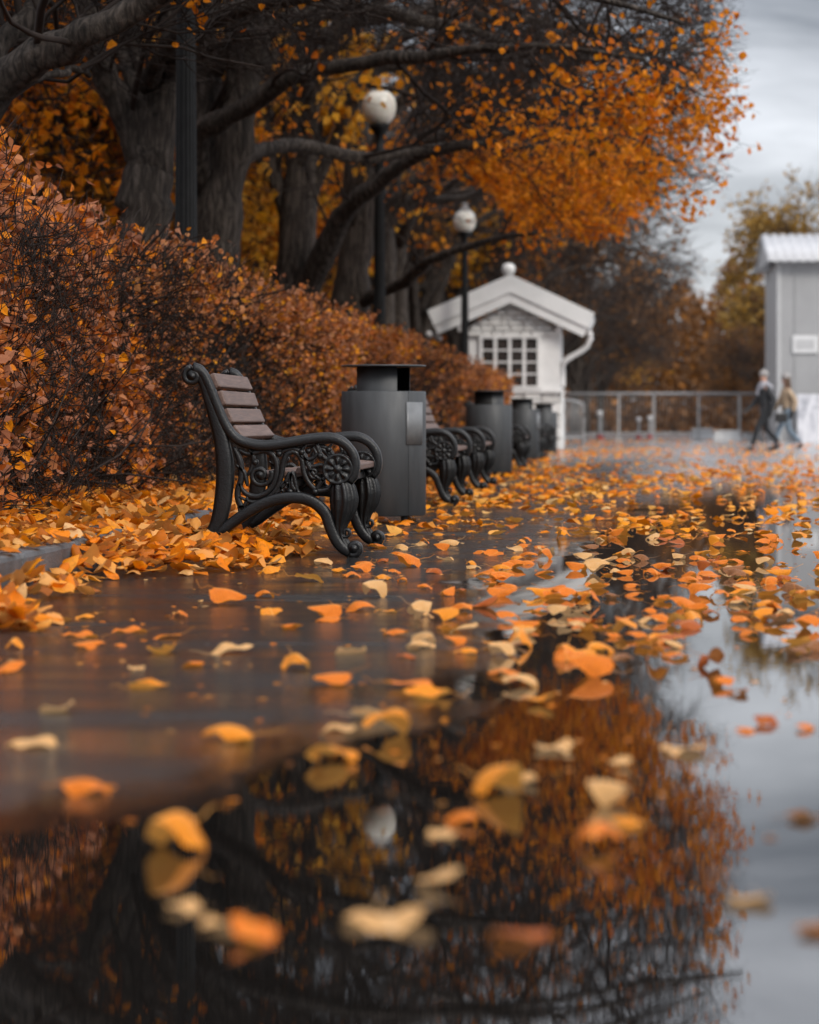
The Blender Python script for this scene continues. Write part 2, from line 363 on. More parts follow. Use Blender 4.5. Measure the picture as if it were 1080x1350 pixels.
S.cycles.use_denoising = True; S.cycles.sample_clamp_indirect = 6.0; S.cycles.caustics_reflective = False; S.cycles.caustics_refractive = False

# ------------------------------------------------------------------ setting
rng = np.random.default_rng(7)
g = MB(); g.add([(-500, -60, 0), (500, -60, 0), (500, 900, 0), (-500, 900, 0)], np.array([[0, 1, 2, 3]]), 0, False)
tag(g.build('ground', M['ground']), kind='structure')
# planting bed behind the kerb: a low heap of soil under the hedge and the trees
def sheet(l0, l1, nl, d0, d1, nd, zf):
    l = np.linspace(l0, l1, nl); d = np.linspace(d0, d1, nd); L, D = np.meshgrid(l, d)
    Z = zf(L, D); V = np.stack([L + SL * D, D, Z], -1).reshape(-1, 3)
    i = np.arange(nd - 1)[:, None] * nl; j = np.arange(nl - 1)[None, :]
    q = np.stack([i + j, i + j + 1, i + nl + j + 1, i + nl + j], -1).reshape(-1, 4)
    return V, q
KL = -2.42
def bedz(L, D):
    t = np.clip((KL - .14 - L) / .9, 0, 1)
    return .07 + .16 * t * t * (3 - 2 * t) + .02 * np.sin(L * 5 + D * 3) * np.sin(D * 1.7) - np.where(L < -30, .0, 0)
b = MB(); b.add(*sheet(-60, KL - .13, 60, 1, 170, 240, bedz)); tag(b.build('planting_bed', M['soil']), kind='structure')
kb = MB(); d = 3.0
while d < 120:
    L = 1.0; c = W(KL + rng.normal(0, .004), d + L / 2, .045 + rng.normal(0, .004))
    kb.box(c, (.26, L - .012, .20), rz=WALK + rng.normal(0, .004)); d += L
tag(kb.build('kerb', M['kerb'], bevel=.022), kind='structure')

# ------------------------------------------------------------------ bench
ZP = 785.0
def q(zx, zy, y=0.0): return ((zx - 720) / ZP, y, (785 - zy) / ZP)
def qs(L, n=28): return spline([q(*p) for p in L], n)
def spiral(cx, cy, r0, r1, a0, a1, n=26):
    a = np.linspace(a0, a1, n); r = np.linspace(r0, r1, n)
    return [q(cx + r_ * math.cos(t), cy + r_ * math.sin(t)) for r_, t in zip(r, a)]
def frame_mesh():
    T = .062; m = MB()
    up = [(118, 96), (140, 140), (160, 205), (180, 270), (197, 330), (210, 400), (214, 470), (211, 540), (203, 600), (188, 655), (165, 700), (140, 728)]
    m.bar(qs(up, 40), np.interp(np.linspace(0, 1, 40), [0, .2, .5, .7, .9, 1], [.052, .060, .083, .085, .066, .05]), T)
    m.bar(qs([(205, 300), (232, 400), (240, 470), (232, 560), (215, 640), (185, 705)], 26), .026, T * .55)       # inner rib of the upright
    arm = [(95, 76), (128, 92), (152, 135), (172, 185), (196, 245), (226, 305), (262, 345), (310, 364), (370, 370), (440, 362), (510, 350), (570, 342), (625, 343), (668, 362), (698, 398), (708, 440), (702, 478), (684, 500)]
    m.bar(qs(arm, 60), .046, T * 1.12)
    m.tube(qs(arm, 60) + np.array([0, 0, .019]), .012, 8, flat=(1, 2.1), axis=(0, 1, 0))                         # crest along the arm
    m.bar(spiral(92, 106, 34, 8, -1.7, -1.7 - 2 * PI * 1.3), .030, T * 1.1)                                     # top scroll
    m.tube([q(92, 106, -.036), q(92, 106, .036)], .018, 12)
    arch = [(150, 722), (200, 690), (260, 645), (330, 600), (400, 572), (460, 562), (515, 566), (560, 586), (595, 622), (612, 668), (632, 716), (660, 752), (688, 768)]
    m.bar(qs(arch, 40), np.interp(np.linspace(0, 1, 40), [0, .1, .5, .8, 1], [.03, .055, .058, .055, .05]), T * .95)
    m.tube(qs(arch, 40) + np.array([0, 0, .012]), .014, 8, flat=(1, 2.0), axis=(0, 1, 0))
    # cabriole leg with acanthus ribs
    leg = [(655, 500), (660, 530), (664, 570), (660, 610), (652, 650), (650, 690), (662, 730), (688, 762)]
    m.tube(qs(leg, 34), np.interp(np.linspace(0, 1, 34), [0, .12, .28, .42, .6, .75, 1], [.040, .055, .063, .056, .034, .024, .026]), 36, flat=(1, .78), axis=(0, 1, 0), ridges=9, ridge=.15)
    m.bar(spiral(703, 752, 27, 8, 2.2, 2.2 - 2 * PI * 1.25), .030, T)
    m.tube([q(703, 752, -.034), q(703, 752, .034)], .02, 12)
    m.bar(spiral(672, 692, 20, 5, 2.6, 2.6 - 2 * PI), .016, T * .6, sides=8)
    return m
def filigree_mesh():
    T = .03; m = MB()
    def s(L, w=.024, n=24): m.bar(qs(L, n), np.interp(np.linspace(0, 1, n), [0, .15, .85, 1], [w * .5, w, w, w * .5]), T, sides=8)
    s([(248, 372), (272, 430), (276, 490), (262, 545), (272, 590), (302, 612)], .03)
    s([(265, 380), (300, 400), (335, 392), (372, 388), (400, 408), (412, 450), (402, 505), (372, 545), (330, 560), (290, 545), (268, 510)], .028, 34)
    m.bar(spiral(348, 478, 46, 8, -.4, -.4 + 2 * PI * 1.35, 34), .024, T, sides=8)
    m.tube([q(348, 478, -.02), q(348, 478, .02)], .018, 10)
    s([(300, 372), (322, 410), (316, 450), (300, 480)], .02)
    s([(268, 560), (320, 580), (375, 566), (410, 530), (428, 480), (436, 430), (452, 398), (480, 392), (505, 420), (514, 470), (536, 512), (566, 536), (602, 530), (622, 502)], .026, 44)
    s([(420, 400), (446, 384), (480, 380), (512, 400), (528, 436), (552, 478), (590, 500)], .024)
    s([(350, 586), (400, 556), (440, 510), (462, 470), (470, 520), (500, 548), (520, 560)], .022)
    s([(452, 540), (470, 470), (490, 545)], .02); s([(520, 365), (500, 400), (530, 420), (560, 402), (548, 372)], .02)
    s([(560, 360), (575, 400), (600, 420)], .024); s([(540, 450), (575, 440), (600, 455)], .022); s([(556, 540), (580, 500), (600, 480)], .02)
    s([(258, 440), (288, 470), (300, 520)], .02); s([(262, 600), (290, 590), (300, 560)], .02)
    m.bar(spiral(282, 604, 20, 5, 0, 2 * PI), .016, T, sides=8)
    m.bar(spiral(552, 470, 22, 5, 1, 1 + 2 * PI), .018, T, sides=8)
    m.bar(spiral(445, 520, 22, 5, 2, 2 + 2 * PI), .016, T, sides=8)
    for x, y in ((300, 612), (420, 398), (575, 405), (556, 540), (505, 392), (462, 540), (330, 430)):
        m.tube([q(x, y, -.022), q(x, y, -.014), q(x, y, .014), q(x, y, .022)], [.008, .016, .016, .008], 8)
    return m
def rosette_mesh():
    m = MB(); c = np.array(q(643, 455))
    for sgn in (-1, 1):
        ri = 58 / ZP
        pr = [(ri, .0), (ri, .036), (ri * .9, .040), (ri * .82, .034), (ri * .70, .036), (ri * .34, .044), (ri * .30, .037), (ri * .2, .05), (0.0005, .053)]
        k = MB(); k.lathe(pr, 48)
        V = k.V[0].copy(); rr = np.hypot(V[:, 0], V[:, 1]); th = np.arctan2(V[:, 1], V[:, 0])
        band = (rr > ri * .33) & (rr < ri * .72); V[band, 2] += .007 * np.cos(8 * th[band])
        V = np.stack([V[:, 0], sgn * V[:, 2], V[:, 1]], -1) + c
        m.add(V, k.Fs[0][0])
    return m
FM, GM, RM = frame_mesh(), filigree_mesh(), rosette_mesh()
def make_bench(L):
    root = empty('park_bench', (0, 0, 0))
    first = None
    for y in (0, L):
        if first is None:
            f = FM.build('end_frame', M['iron'], root); a = GM.build('scroll_panel', M['iron'], f); r = RM.build('rosette', M['iron'], f); first = f
        else:
            f = copy_tree(first, root); f.location.y = y
    # slats
    x0, z0 = q(690, 0)[0], (785 - 447) / ZP
    for k in range(5):
        xc = -.075 - k * .094; zc = .428 - .010 * k
        s = MB(); s.box((xc, L / 2, zc), (.084, L - .052, .034), ry=.10)
        s.build('seat_slat', M['wood'], root, bevel=.008)
    cur = qs([(150, 92), (170, 130), (190, 180), (212, 240), (240, 300), (275, 345)], 60)
    seg = np.concatenate([[0], np.cumsum(np.linalg.norm(np.diff(cur, axis=0), axis=1))]); tot = seg[-1]
    for k in range(4):
        u = (k + .5) / 4 * tot; p = np.array([np.interp(u, seg, cur[:, i]) for i in range(3)])
        p2 = np.array([np.interp(u + .01, seg, cur[:, i]) for i in range(3)]) - p
        a = math.atan2(p2[0], -p2[2])
        s = MB(); s.box((p[0] + .006, L / 2, p[2]), (.030, L - .052, tot / 4 - .016), ry=-a)
        s.build('back_slat', M['wood'], root, bevel=.007)
    for zz, xx in ((.37, -.10), (.33, -.42)):
        s = MB(); s.box((xx, L / 2, zz), (.03, L - .04, .035)); s.build('tie_bar', M['iron'], root, bevel=.006)
    return root
near = make_bench(1.17); near.location = W(-1.227, 12.31); near.rotation_euler.z = WALK
tag(near, 'nearest black cast iron park bench with brown wooden slats, beside the hedge', 'bench', 'cast iron benches along the hedge')
far0 = make_bench(2.0)
for i, (dd, lab) in enumerate(((19.9, 'second bench from the camera, half hidden behind the nearest grey litter bin'),
                               (24.2, 'third bench from the camera, standing just before the second grey litter bin'),
                               (35.2, 'fourth bench from the camera, in front of the third grey litter bin'),
                               (44.2, 'fifth bench from the camera, just past the third grey litter bin'),
                               (51.0, 'farthest bench of the row, below the corner of the white hut'))):
    o = far0 if i == 0 else copy_tree(far0)
    o.location = W(-1.227, dd); o.rotation_euler.z = WALK
    tag(o, lab, 'bench', 'cast iron benches along the hedge')

# ------------------------------------------------------------------ litter bin
def make_bin():
    root = empty('litter_bin', (0, 0, 0)); r = .272
    m = MB()
    for a0, a1 in ((R(-58), R(160)), (R(160.6), R(301.4))):      # two curved shells with a seam
        m.lathe([(r - .012, .045), (r, .05), (r, .835), (r - .004, .84), (r - .02, .84), (r - .02, .5)], 36, a0=a0, a1=a1)
    m.lathe([(r - .03, .06), (r - .03, .80), (.10, .80)], 32)
    m.lathe([(r - .02, .05), (.01, .05)], 24)
    m.build('drum', M['bin'], root)
    m = MB(); m.lathe([(.174, .79), (.174, 1.0), (.165, 1.0), (.165, .79)], 30, a0=R(120), a1=R(296)); m.build('hood', M['bin'], root)
    m = MB(); m.lathe([(.170, .80), (.170, .995), (.164, .995), (.164, .80)], 28, a0=R(-14), a1=R(119)); m.lathe([(.155, .806), (.01, .806)], 24); m.build('liner', M['bin_in'], root)
    m = MB(); m.lathe([(.005, .998), (r, .998), (r + .002, 1.003), (r, 1.009), (.005, 1.014)], 48); m.build('lid', M['bin'], root)
    m = MB(); a = np.linspace(R(-62), R(-30), 10)
    zz = [.50, .77]; V = []; 
    for z in zz: V += [((r + .003) * math.cos(t), (r + .003) * math.sin(t), z) for t in a]
    n = len(a); m.add(V, np.array([[i, i + 1, i + n + 1, i + n] for i in range(n - 1)])); pl = m.build('plate', M['bin_plate'], root)
    so_ = pl.modifiers.new('thick', 'SOLIDIFY'); so_.thickness = .004; so_.offset = 1
    for t in (0, 90, 180, 270):
        m = MB(); m.tube([(.19 * math.cos(R(t + 40)), .19 * math.sin(R(t + 40)), -.005), (.19 * math.cos(R(t + 40)), .19 * math.sin(R(t + 40)), .055)], .022, 10)
        m.build('foot', M['bin'], root)
    return root
bins = [(16.6, 4, 'nearest dark grey steel litter bin with a lid, right behind the first bench'), (30.4, 160, 'second grey litter bin from the camera, behind the third bench'),
        (41.2, 25, 'third grey litter bin from the camera, behind the fourth bench'), (53.5, 60, 'farthest grey litter bin, against the base of the white hut')]
b0 = make_bin()
for i, (dd, rz, lab) in enumerate(bins):
    o = b0 if i == 0 else copy_tree(b0)
    o.location = W(-1.494, dd); o.rotation_euler.z = R(rz); tag(o, lab, 'litter bin', 'litter bins between the benches')

# ------------------------------------------------------------------ street lamps
def make_lamp():
    root = empty('street_lamp', (0, 0, 0)); H = 5.03
    m = MB(); fl = lambda th: 1 - .09 * np.abs(np.cos(8 * th))
    m.lathe([(.20, 0), (.20, .06), (.17, .10), (.16, .5), (.18, .54), (.13, .62)], 24); m.build('base', M['post'], root)
    m = MB(); m.lathe([(.098, .60), (.095, 1.5), (.084, 3.2), (.070, H - .42)], 96, mod=fl); m.build('shaft', M['post'], root)
    m = MB(); m.lathe([(.07, H - .44), (.105, H - .42), (.105, H - .36), (.07, H - .33), (.06, H - .16), (.085, H - .12), (.15, H - .04), (.16, H), (.13, H + .02), (.01, H + .02)], 28); m.build('collar', M['post'], root)
    m = MB(); z = H + .02
    m.lathe([(.13, z), (.17, z + .03), (.225, z + .11), (.250, z + .22), (.248, z + .30), (.225, z + .39), (.17, z + .455), (.12, z + .48), (.06, z + .49), (.005, z + .49)], 36); m.build('globe', M['globe'], root)
    m = MB(); m.lathe([(.135, z + .470), (.145, z + .488), (.125, z + .51), (.075, z + .55), (.060, z + .60), (.075, z + .625), (.05, z + .66), (.018, z + .69), (.004, z + .73)], 24); m.build('finial', M['cap'], root)
    return root
l0 = make_lamp()
for i, (dd, lab) in enumerate(((21.0, 'nearest lamp post, a fluted black shaft rising out of the frame above the hedge'),
                               (38.2, 'black lamp post with a white globe, between the nearest fluted post and the white hut'),
                               (57.2, 'black lamp post with a white globe, crossing the left side of the white hut'))):
    o = l0 if i == 0 else copy_tree(l0)
    o.location = W(-3.5 if dd < 50 else -3.35 if dd < 70 else -3.28, dd); o.scale = (1, 1, 1 if dd < 50 else .96); tag(o, lab, 'lamp post', 'globe lamp posts in the hedge')

# ------------------------------------------------------------------ leaves and trees (vectorised)
def leaves(m, P, size, mat=0, rng=rng, droop=.6, D=None, Nrm=None):
    """many folded ovate leaves: six corners, two faces each"""
    n = len(P)
    if n == 0: return
    if D is None:
        D = rng.normal(size=(n, 3)); D[:, 2] -= droop
    D /= np.linalg.norm(D, axis=1)[:, None]
    A = rng.normal(size=(n, 3)) if Nrm is None else Nrm + rng.normal(size=(n, 3)) * .4
    U = np.cross(D, A); U /= np.linalg.norm(U, axis=1)[:, None] + 1e-9; N = np.cross(U, D)
    s = size * rng.uniform(.65, 1.25, n)[:, None]; fold = rng.uniform(.05, .3, n)[:, None]
    w = rng.uniform(.34, .46, n)[:, None]
    def pt(y, x, z): return P + s * (D * y + U * (x * w) + N * z)
    V = np.stack([pt(0, 0, 0), pt(.28, .95, fold * .5), pt(.66, .75, fold * .35), pt(1.0, 0, -fold * .4), pt(.66, -.75, fold * .35), pt(.28, -.95, fold * .5)], 1).reshape(-1, 3)
    i = np.arange(n)[:, None] * 6
    m.add(V, np.concatenate([i + np.array([[0, 1, 2, 3]]), i + np.array([[0, 3, 4, 5]])]), mat, False)
def tubes(m, P, Rr, sides=3, mat=0):
    """many twigs at once: P (N,S,3), Rr (N,S)"""
    N, Sg, _ = P.shape
    if N == 0: return
    T = np.gradient(P, axis=1); T /= np.linalg.norm(T, axis=2)[..., None] + 1e-9
    a = np.array([.31, .52, .79]); U = np.cross(T, a); U /= np.linalg.norm(U, axis=2)[..., None] + 1e-9; B = np.cross(T, U)
    th = np.arange(sides) * 2 * PI / sides
    V = P[:, :, None, :] + Rr[:, :, None, None] * (np.cos(th)[:, None] * U[:, :, None, :] + np.sin(th)[:, None] * B[:, :, None, :])
    n = np.arange(N)[:, None, None] * Sg * sides; i = np.arange(Sg - 1)[None, :, None] * sides; j = np.arange(sides)[None, None, :]; k = (j + 1) % sides
    q_ = np.stack([n + i + j, n + i + k, n + i + sides + k, n + i + sides + j], -1).reshape(-1, 4)
    m.add(V.reshape(-1, 3), q_, mat)
def kids(P, Rr, per, t0, t1, ang, length, seg, wig, up, rng, rmax=.7, rk=.011, rmin=.004, plen=.6):
    N, Sg, _ = P.shape
    t = t0 + (t1 - t0) * (np.tile((np.arange(per) + .0) / per, (N, 1)) + rng.uniform(0, 1 / per, (N, per)))
    f = t * (Sg - 1); i = np.clip(f.astype(int), 0, Sg - 2); u = (f - i)[..., None]; n = np.arange(N)[:, None]
    a, b = P[n, i], P[n, i + 1]; pos = a + (b - a) * u; T = b - a; T /= np.linalg.norm(T, axis=2)[..., None] + 1e-9
    rl = Rr[n, i]
    pl = np.linalg.norm(np.diff(P, axis=1), axis=2).sum(1)[:, None]
    V = rng.normal(size=T.shape); V -= (V * T).sum(2)[..., None] * T; V /= np.linalg.norm(V, axis=2)[..., None] + 1e-9
    an = rng.normal(ang, ang * .25, t.shape)[..., None]
    D = T * np.cos(an) + V * np.sin(an)
    ln = (length * (1 - plen * t) * rng.uniform(.55, 1.25, t.shape)); ln = np.minimum(ln, pl * 1.1)
    D = D.reshape(-1, 3); pos = pos.reshape(-1, 3); ln = ln.reshape(-1); rl = rl.reshape(-1)
    out = [pos]; p = pos
    for k in range(seg):
        D = D + rng.normal(size=D.shape) * wig + np.array([0, 0, up]); D /= np.linalg.norm(D, axis=1)[:, None]
        p = p + D * (ln / seg)[:, None]; out.append(p)
    Q = np.stack(out, 1); r0 = np.clip(np.minimum(rl * rmax, ln * rk), rmin, None)
    return Q, r0[:, None] * np.linspace(1, .35, seg + 1)[None, :]
def vnoise(P, s, seed=0):
    """smooth clumping pattern in space from a few sine waves"""
    r = np.random.default_rng(seed); v = np.zeros(len(P))
    for k in range(7):
        w = r.normal(size=3) * s; v += np.sin(P @ w + r.uniform(0, 6.28))
    return v / 7 ** .5
def limb_tubes(m, limbs, sides, seed=0, rough=.09):
    r = np.random.default_rng(seed)
    for P, Rr in limbs:
        rr = Rr * (1 + r.normal(0, rough, len(Rr)))
        m.tube(P, rr, sides, ridges=5, ridge=.05)
def clear(P):
    """False where the boughs have been cut back around the lamp globes"""
    ok = np.ones(len(P), bool)
    for dl, zl, rr in [(38.2, 5.27, .50), (57.2, 5.06, .62)] + [(38.2, z_, .20) for z_ in (2.4, 3.0, 3.5, 4.0, 4.4, 4.8)] + [(57.2, z_, .30) for z_ in (2.0, 2.5, 3.0, 3.5, 4.0, 4.4, 4.8)]:
        g_ = np.array(W(-3.5 if dl < 50 else -3.35, dl, zl)); c_ = np.array([0, 0, HC]); ax = g_ - c_; t_ = np.clip((P - c_) @ ax / (ax @ ax), .35, 1.0)
        ok &= np.linalg.norm(P - (c_ + t_[:, None] * ax), axis=1) > rr
    return ok
def make_tree(name, limbs, levels, dens, leaf_mat, leaf_size, seed, keep=None, twig='twig', bark='bark', sides=14, origin=None, per_twig=3):
    """limbs: hand placed trunk and boughs in world space; finer wood grown from them; dens(P) gives the chance of leaves"""
    rng = np.random.default_rng(seed)
    base = np.array(origin if origin is not None else limbs[0][0][0]); root = empty(name, tuple(base))
    sh = lambda A: A - base
    m = MB(); limb_tubes(m, [(sh(p), r) for p, r in limbs], sides, seed); m.build('trunk', M[bark], root)
    src = limbs[1:] if len(limbs) > 1 else limbs
    n = 24
    P = np.stack([spline(p, n) for p, r in src]); Rr = np.stack([np.interp(np.linspace(0, 1, n), np.linspace(0, 1, len(r)), r) for p, r in src])
    m = MB(); last = None
    for k, lv in enumerate(levels):
        Q, q_ = kids(P, Rr, rng=rng, **lv)
        if keep is not None:
            ok = keep(Q[:, -1]) & clear(Q[:, -1]) & clear(Q[:, Q.shape[1] // 2]); Q, q_ = Q[ok], q_[ok]
        tubes(m, sh(Q.reshape(-1, 3)).reshape(Q.shape), q_, 5 if k == 0 else 4 if k == 1 else 3)
        P, Rr = Q, q_
    m.build('twigs', M[twig], root)
    A = P[np.repeat(np.arange(len(P)), per_twig)]; f = rng.uniform(.1, 1, len(A)) * (A.shape[1] - 1); i = np.clip(f.astype(int), 0, A.shape[1] - 2); u = (f - i)[:, None]
    r_ = np.arange(len(A)); L = A[r_, i] * (1 - u) + A[r_, i + 1] * u + rng.normal(0, .04, (len(A), 3))
    L = L[(rng.uniform(size=len(L)) < dens(L)) & clear(L)]
    if len(L):
        m = MB(); leaves(m, sh(L), leaf_size, rng=rng); m.build('crown', leaf_mat, root)
    return root
def limb(pts, r0, r1, n=14, mid=None):
    P = spline(pts, n); q_ = np.random.default_rng(int(abs(P[-1].sum()) * 1000) % 99991); w_ = np.sin(np.linspace(0, PI, n))[:, None]
    P = P + q_.normal(0, .02 + .10 * min(r0, .12) * (.3 if r0 > .2 else 1), P.shape) * w_ * .8
    return (P, np.linspace(r0, r1, n) if mid is None else np.interp(np.linspace(0, 1, n), [0, .25, 1], [r0, mid, r1]))
def lat(P): return P[:, 0] - SL * P[:, 1]
def auto_limbs(c, rng, num, z0, z1, rad, ztop, r0, az=None, droop=.0):
    out = []
    for k in range(num):
        a = (az[k] if az is not None else 2 * PI * k / num + rng.normal(0, .3)); zz = z0 + (z1 - z0) * ((k * .618) % 1)
        r = rad * rng.uniform(.75, 1.1); e = np.array([math.cos(a), math.sin(a), 0]); b = np.array(c) + np.array([0, 0, zz]); zt = ztop * rng.uniform(.55, 1.0)
        w = lambda: rng.normal(0, .22, 3)
        out.append(limb([b, b + e * r * .22 + [0, 0, (zt - zz) * .42] + w() * .5, b + e * r * .5 + [0, 0, (zt - zz) * .72] + w(), b + e * r * .8 + [0, 0, (zt - zz) * .9] + w(), b + e * r + [0, 0, zt - zz - droop] + w()], r0 * rng.uniform(.75, 1.1), .02, 14))
    return out
TL = -4.4
LV = [dict(per=11, t0=.18, t1=1, ang=.85, length=3.0, seg=7, wig=.16, up=.01, plen=.55),
      dict(per=8, t0=.15, t1=1, ang=.8, length=1.5, seg=5, wig=.2, up=-.02, plen=.5),
      dict(per=12, t0=.1, t1=1, ang=.75, length=.8, seg=4, wig=.24, up=-.03, plen=.4, rmin=.0048)]
def canopy_keep(lmax, zmin):
    def k(P):
        l = lat(P); zlow = zmin + .35 * np.sin(P[:, 1] * 1.3) + np.where(l > -1.0, .55 * (l + 1.0) * .5, 0)
        return (l < lmax + .5 * np.sin(P[:, 1] * .9 + P[:, 2] * 1.1) - np.clip((zlow + 1.3 - P[:, 2]), 0, 2) * .7) & (P[:, 2] > zlow)
    return k
def rim_dens(l0, z1, hi, lo, seed, s=1.1):
    def f(P):
        l = lat(P); v = vnoise(P, s, seed)
        rim = np.clip((l - l0) / 1.2, 0, 1) * np.clip((z1 - P[:, 2]) / .8 + .3 * v, 0, 1)
        edge = np.clip((l - .85) / .45, 0, 1) * np.clip((6.2 - P[:, 2]) / 1.0, 0, 1) * .8
        return np.clip(np.maximum(rim, edge * np.clip((5.7 - P[:, 2]) / .8, 0, 1)) * hi * (.75 + .45 * v) + lo * np.clip(v * 1.2 - .3, 0, 1) * 2, 0, 1)
    return f
trees = []
# nearest tree: trunk outside the left edge, boughs reaching in at the top left
d0 = 16.6; c0 = np.array(W(TL, d0, .1))
t1 = [limb([c0, c0 + [.02, .1, 1.2], c0 + [.1, .1, 2.3], c0 + [.05, 0, 4.0], c0 + [-.3, 0, 7]], .34, .10),
      limb([px(-75, 230, 16.6), px(0, 112, 16.4), px(75, 70, 16.2), px(130, 32, 16), px(215, -6, 15.8), px(330, -60, 15.4), px(480, -150, 15)], .15, .05),
      limb([px(-70, 200, 16.6), px(-10, 70, 16.9), px(45, 15, 17.2), px(80, -40, 17.4), px(140, -170, 17.6)], .10, .04),
      limb([px(20, 108, 16.4), px(60, 100, 17), px(100, 90, 17.4), px(118, 100, 17.6)], .03, .02)] + auto_limbs(c0, np.random.default_rng(3), 4, 3.2, 4.4, 3.6, 8, .09, az=[.3, 1.1, 1.9, -.9])
trees.append((t1, 11, rim_dens(-1.8, 3.9, .10, .10, 5), 'linden at the top left corner with one thick dark bough slanting across', 1.2, 3.3))
# the trunk that splits into a V
d1 = 24.0; c1 = np.array(W(TL, d1, .1))
t2 = [limb([px(186, 560, d1), px(186, 400, d1), px(188, 310, d1), px(192, 250, d1), px(198, 195, d1)], .29, .22),
      limb([px(200, 225, d1), px(168, 160, d1), px(140, 95, d1 - .2), px(118, 30, d1 - .4), px(100, -60, d1 - .6), px(60, -200, d1 - 1)], .16, .05),
      limb([px(196, 215, d1), px(180, 120, d1), px(172, 50, d1 + .3), px(176, -60, d1 + .6), px(150, -220, d1 + 1)], .17, .05),
      limb([px(196, 235, d1), px(208, 150, d1), px(222, 70, d1), px(236, -10, d1), px(250, -130, d1), px(280, -260, d1)], .21, .05),
      limb([px(215, 100, d1), px(250, 45, d1 - .8), px(330, 10, d1 - 1.6), px(460, -12, d1 - 2.4), px(600, -20, d1 - 3), px(760, -10, d1 - 3.4), px(900, 30, d1 - 3.6)], .10, .02),
      limb([px(225, 60, d1), px(330, -60, d1 + .6), px(500, -110, d1 + 1), px(700, -95, d1 + 1.4), px(930, -30, d1 + 1.8)], .11, .02)] + auto_limbs(c1, np.random.default_rng(5), 3, 3.2, 5, 4.6, 8.5, .09, az=[.2, 1.4, -1.2])
trees.append((t2, 12, rim_dens(-1.2, 4.1, .06, .10, 6), 'linden whose trunk splits into a V left of the fluted lamp post', 1.7, 3.7))
d2 = 28.5; c2 = np.array(W(TL, d2, .1))
t3 = [limb([px(262, 560, d2), px(272, 400, d2), px(280, 330, d2), px(292, 250, d2), px(306, 180, d2), px(322, 110, d2), px(338, 40, d2), px(348, -40, d2), px(350, -160, d2), px(330, -300, d2)], .31, .10, 22, mid=.26),
      limb([px(262, 250, d2), px(262, 180, d2 - .4), px(290, 160, d2 - .6), px(350, 122, d2 - 1), px(430, 92, d2 - 1.4), px(520, 76, d2 - 1.8), px(620, 66, d2 - 2.2), px(720, 60, d2 - 2.6), px(850, 78, d2 - 3)], .15, .02, 22),
      limb([px(275, 300, d2), px(268, 160, d2 + .2), px(272, 60, d2 + .3), px(262, -60, d2 + .4), px(230, -200, d2)], .20, .06),
      limb([px(335, 50, d2), px(420, 10, d2 + .8), px(540, 22, d2 + 1.4), px(660, 52, d2 + 1.8), px(790, 72, d2 + 2), px(930, 60, d2 + 2.2)], .11, .02, 18),
      limb([px(345, -20, d2), px(470, -70, d2 - .5), px(640, -60, d2 - 1), px(800, -30, d2 - 1.2), px(980, -10, d2 - 1.4)], .11, .02, 18),
      limb([px(300, 215, d2), px(380, 190, d2 + 1.6), px(480, 208, d2 + 2.6), px(610, 190, d2 + 3.2), px(740, 195, d2 + 3.6), px(850, 215, d2 + 3.8)], .10, .018, 18)] + auto_limbs(c2, np.random.default_rng(6), 3, 3.4, 5, 5.0, 9, .09, az=[.3, 1.2, -1.0])
trees.append((t3, 13, rim_dens(-1.6, 4.1, 1.0, .06, 7), 'leaning linden right of the fluted lamp post with a long level bough', 2.1, 2.95))
d3 = 35.0; c3_ = np.array(W(TL, d3, .1))
t4 = [limb([px(378, 560, d3), px(384, 440, d3), px(388, 380, d3), px(392, 290, d3), px(396, 200, d3), px(398, 110, d3), px(402, 20, d3), px(400, -100, d3), px(380, -260, d3)], .34, .10, 20, mid=.27),
      limb([px(392, 405, d3), px(425, 340, d3 - .5), px(455, 280, d3 - .9), px(500, 235, d3 - 1.4), px(570, 200, d3 - 2), px(660, 190, d3 - 2.6), px(760, 205, d3 - 3)], .20, .02, 20),
      limb([px(396, 230, d3), px(440, 150, d3 + .4), px(500, 92, d3 + .6), px(600, 92, d3 + .8), px(720, 120, d3 + 1), px(860, 150, d3 + 1)], .13, .02, 18),
      limb([px(388, 300, d3), px(362, 230, d3), px(350, 150, d3 + .2), px(330, 60, d3 + .4), px(300, -60, d3)], .14, .05),
      limb([px(400, 60, d3), px(500, 20, d3 - .5), px(640, 20, d3 - 1), px(800, 50, d3 - 1), px(940, 110, d3 - 1)], .12, .02, 18)] + auto_limbs(c3_, np.random.default_rng(18), 3, 3, 5, 5.2, 9, .09, az=[.2, 1.2, -.9])
trees.append((t4, 14, rim_dens(-2.3, 4.7, 1.0, .10, 8), 'straight linden left of the second lamp post with a rising right bough', 2.15, 3.35))
d4 = 41.5; c4 = np.array(W(TL + .1, d4, .1))
t5 = [limb([px(455, 560, d4), px(458, 460, d4), px(462, 390, d4), px(470, 320, d4), px(474, 240, d4), px(470, 140, d4), px(460, 20, d4), px(440, -120, d4)], .40, .11, 18, mid=.31),
      limb([px(470, 400, d4), px(530, 372, d4 - 1), px(575, 340, d4 - 1.8), px(640, 318, d4 - 2.4), px(720, 304, d4 - 3)], .13, .03, 16),
      limb([px(468, 330, d4), px(540, 270, d4 + .4), px(620, 235, d4 + .6), px(720, 220, d4 + .8), px(830, 235, d4 + .8)], .12, .02, 16),
      limb([px(474, 250, d4), px(560, 190, d4 - .5), px(680, 150, d4 - 1), px(800, 150, d4 - 1), px(910, 190, d4 - 1)], .12, .02, 16),
      limb([px(472, 160, d4), px(560, 90, d4), px(690, 70, d4), px(840, 95, d4), px(940, 160, d4)], .11, .02, 16)] + auto_limbs(c4, np.random.default_rng(9), 3, 3, 5, 5.2, 9, .09, az=[.2, 1.2, -.9])
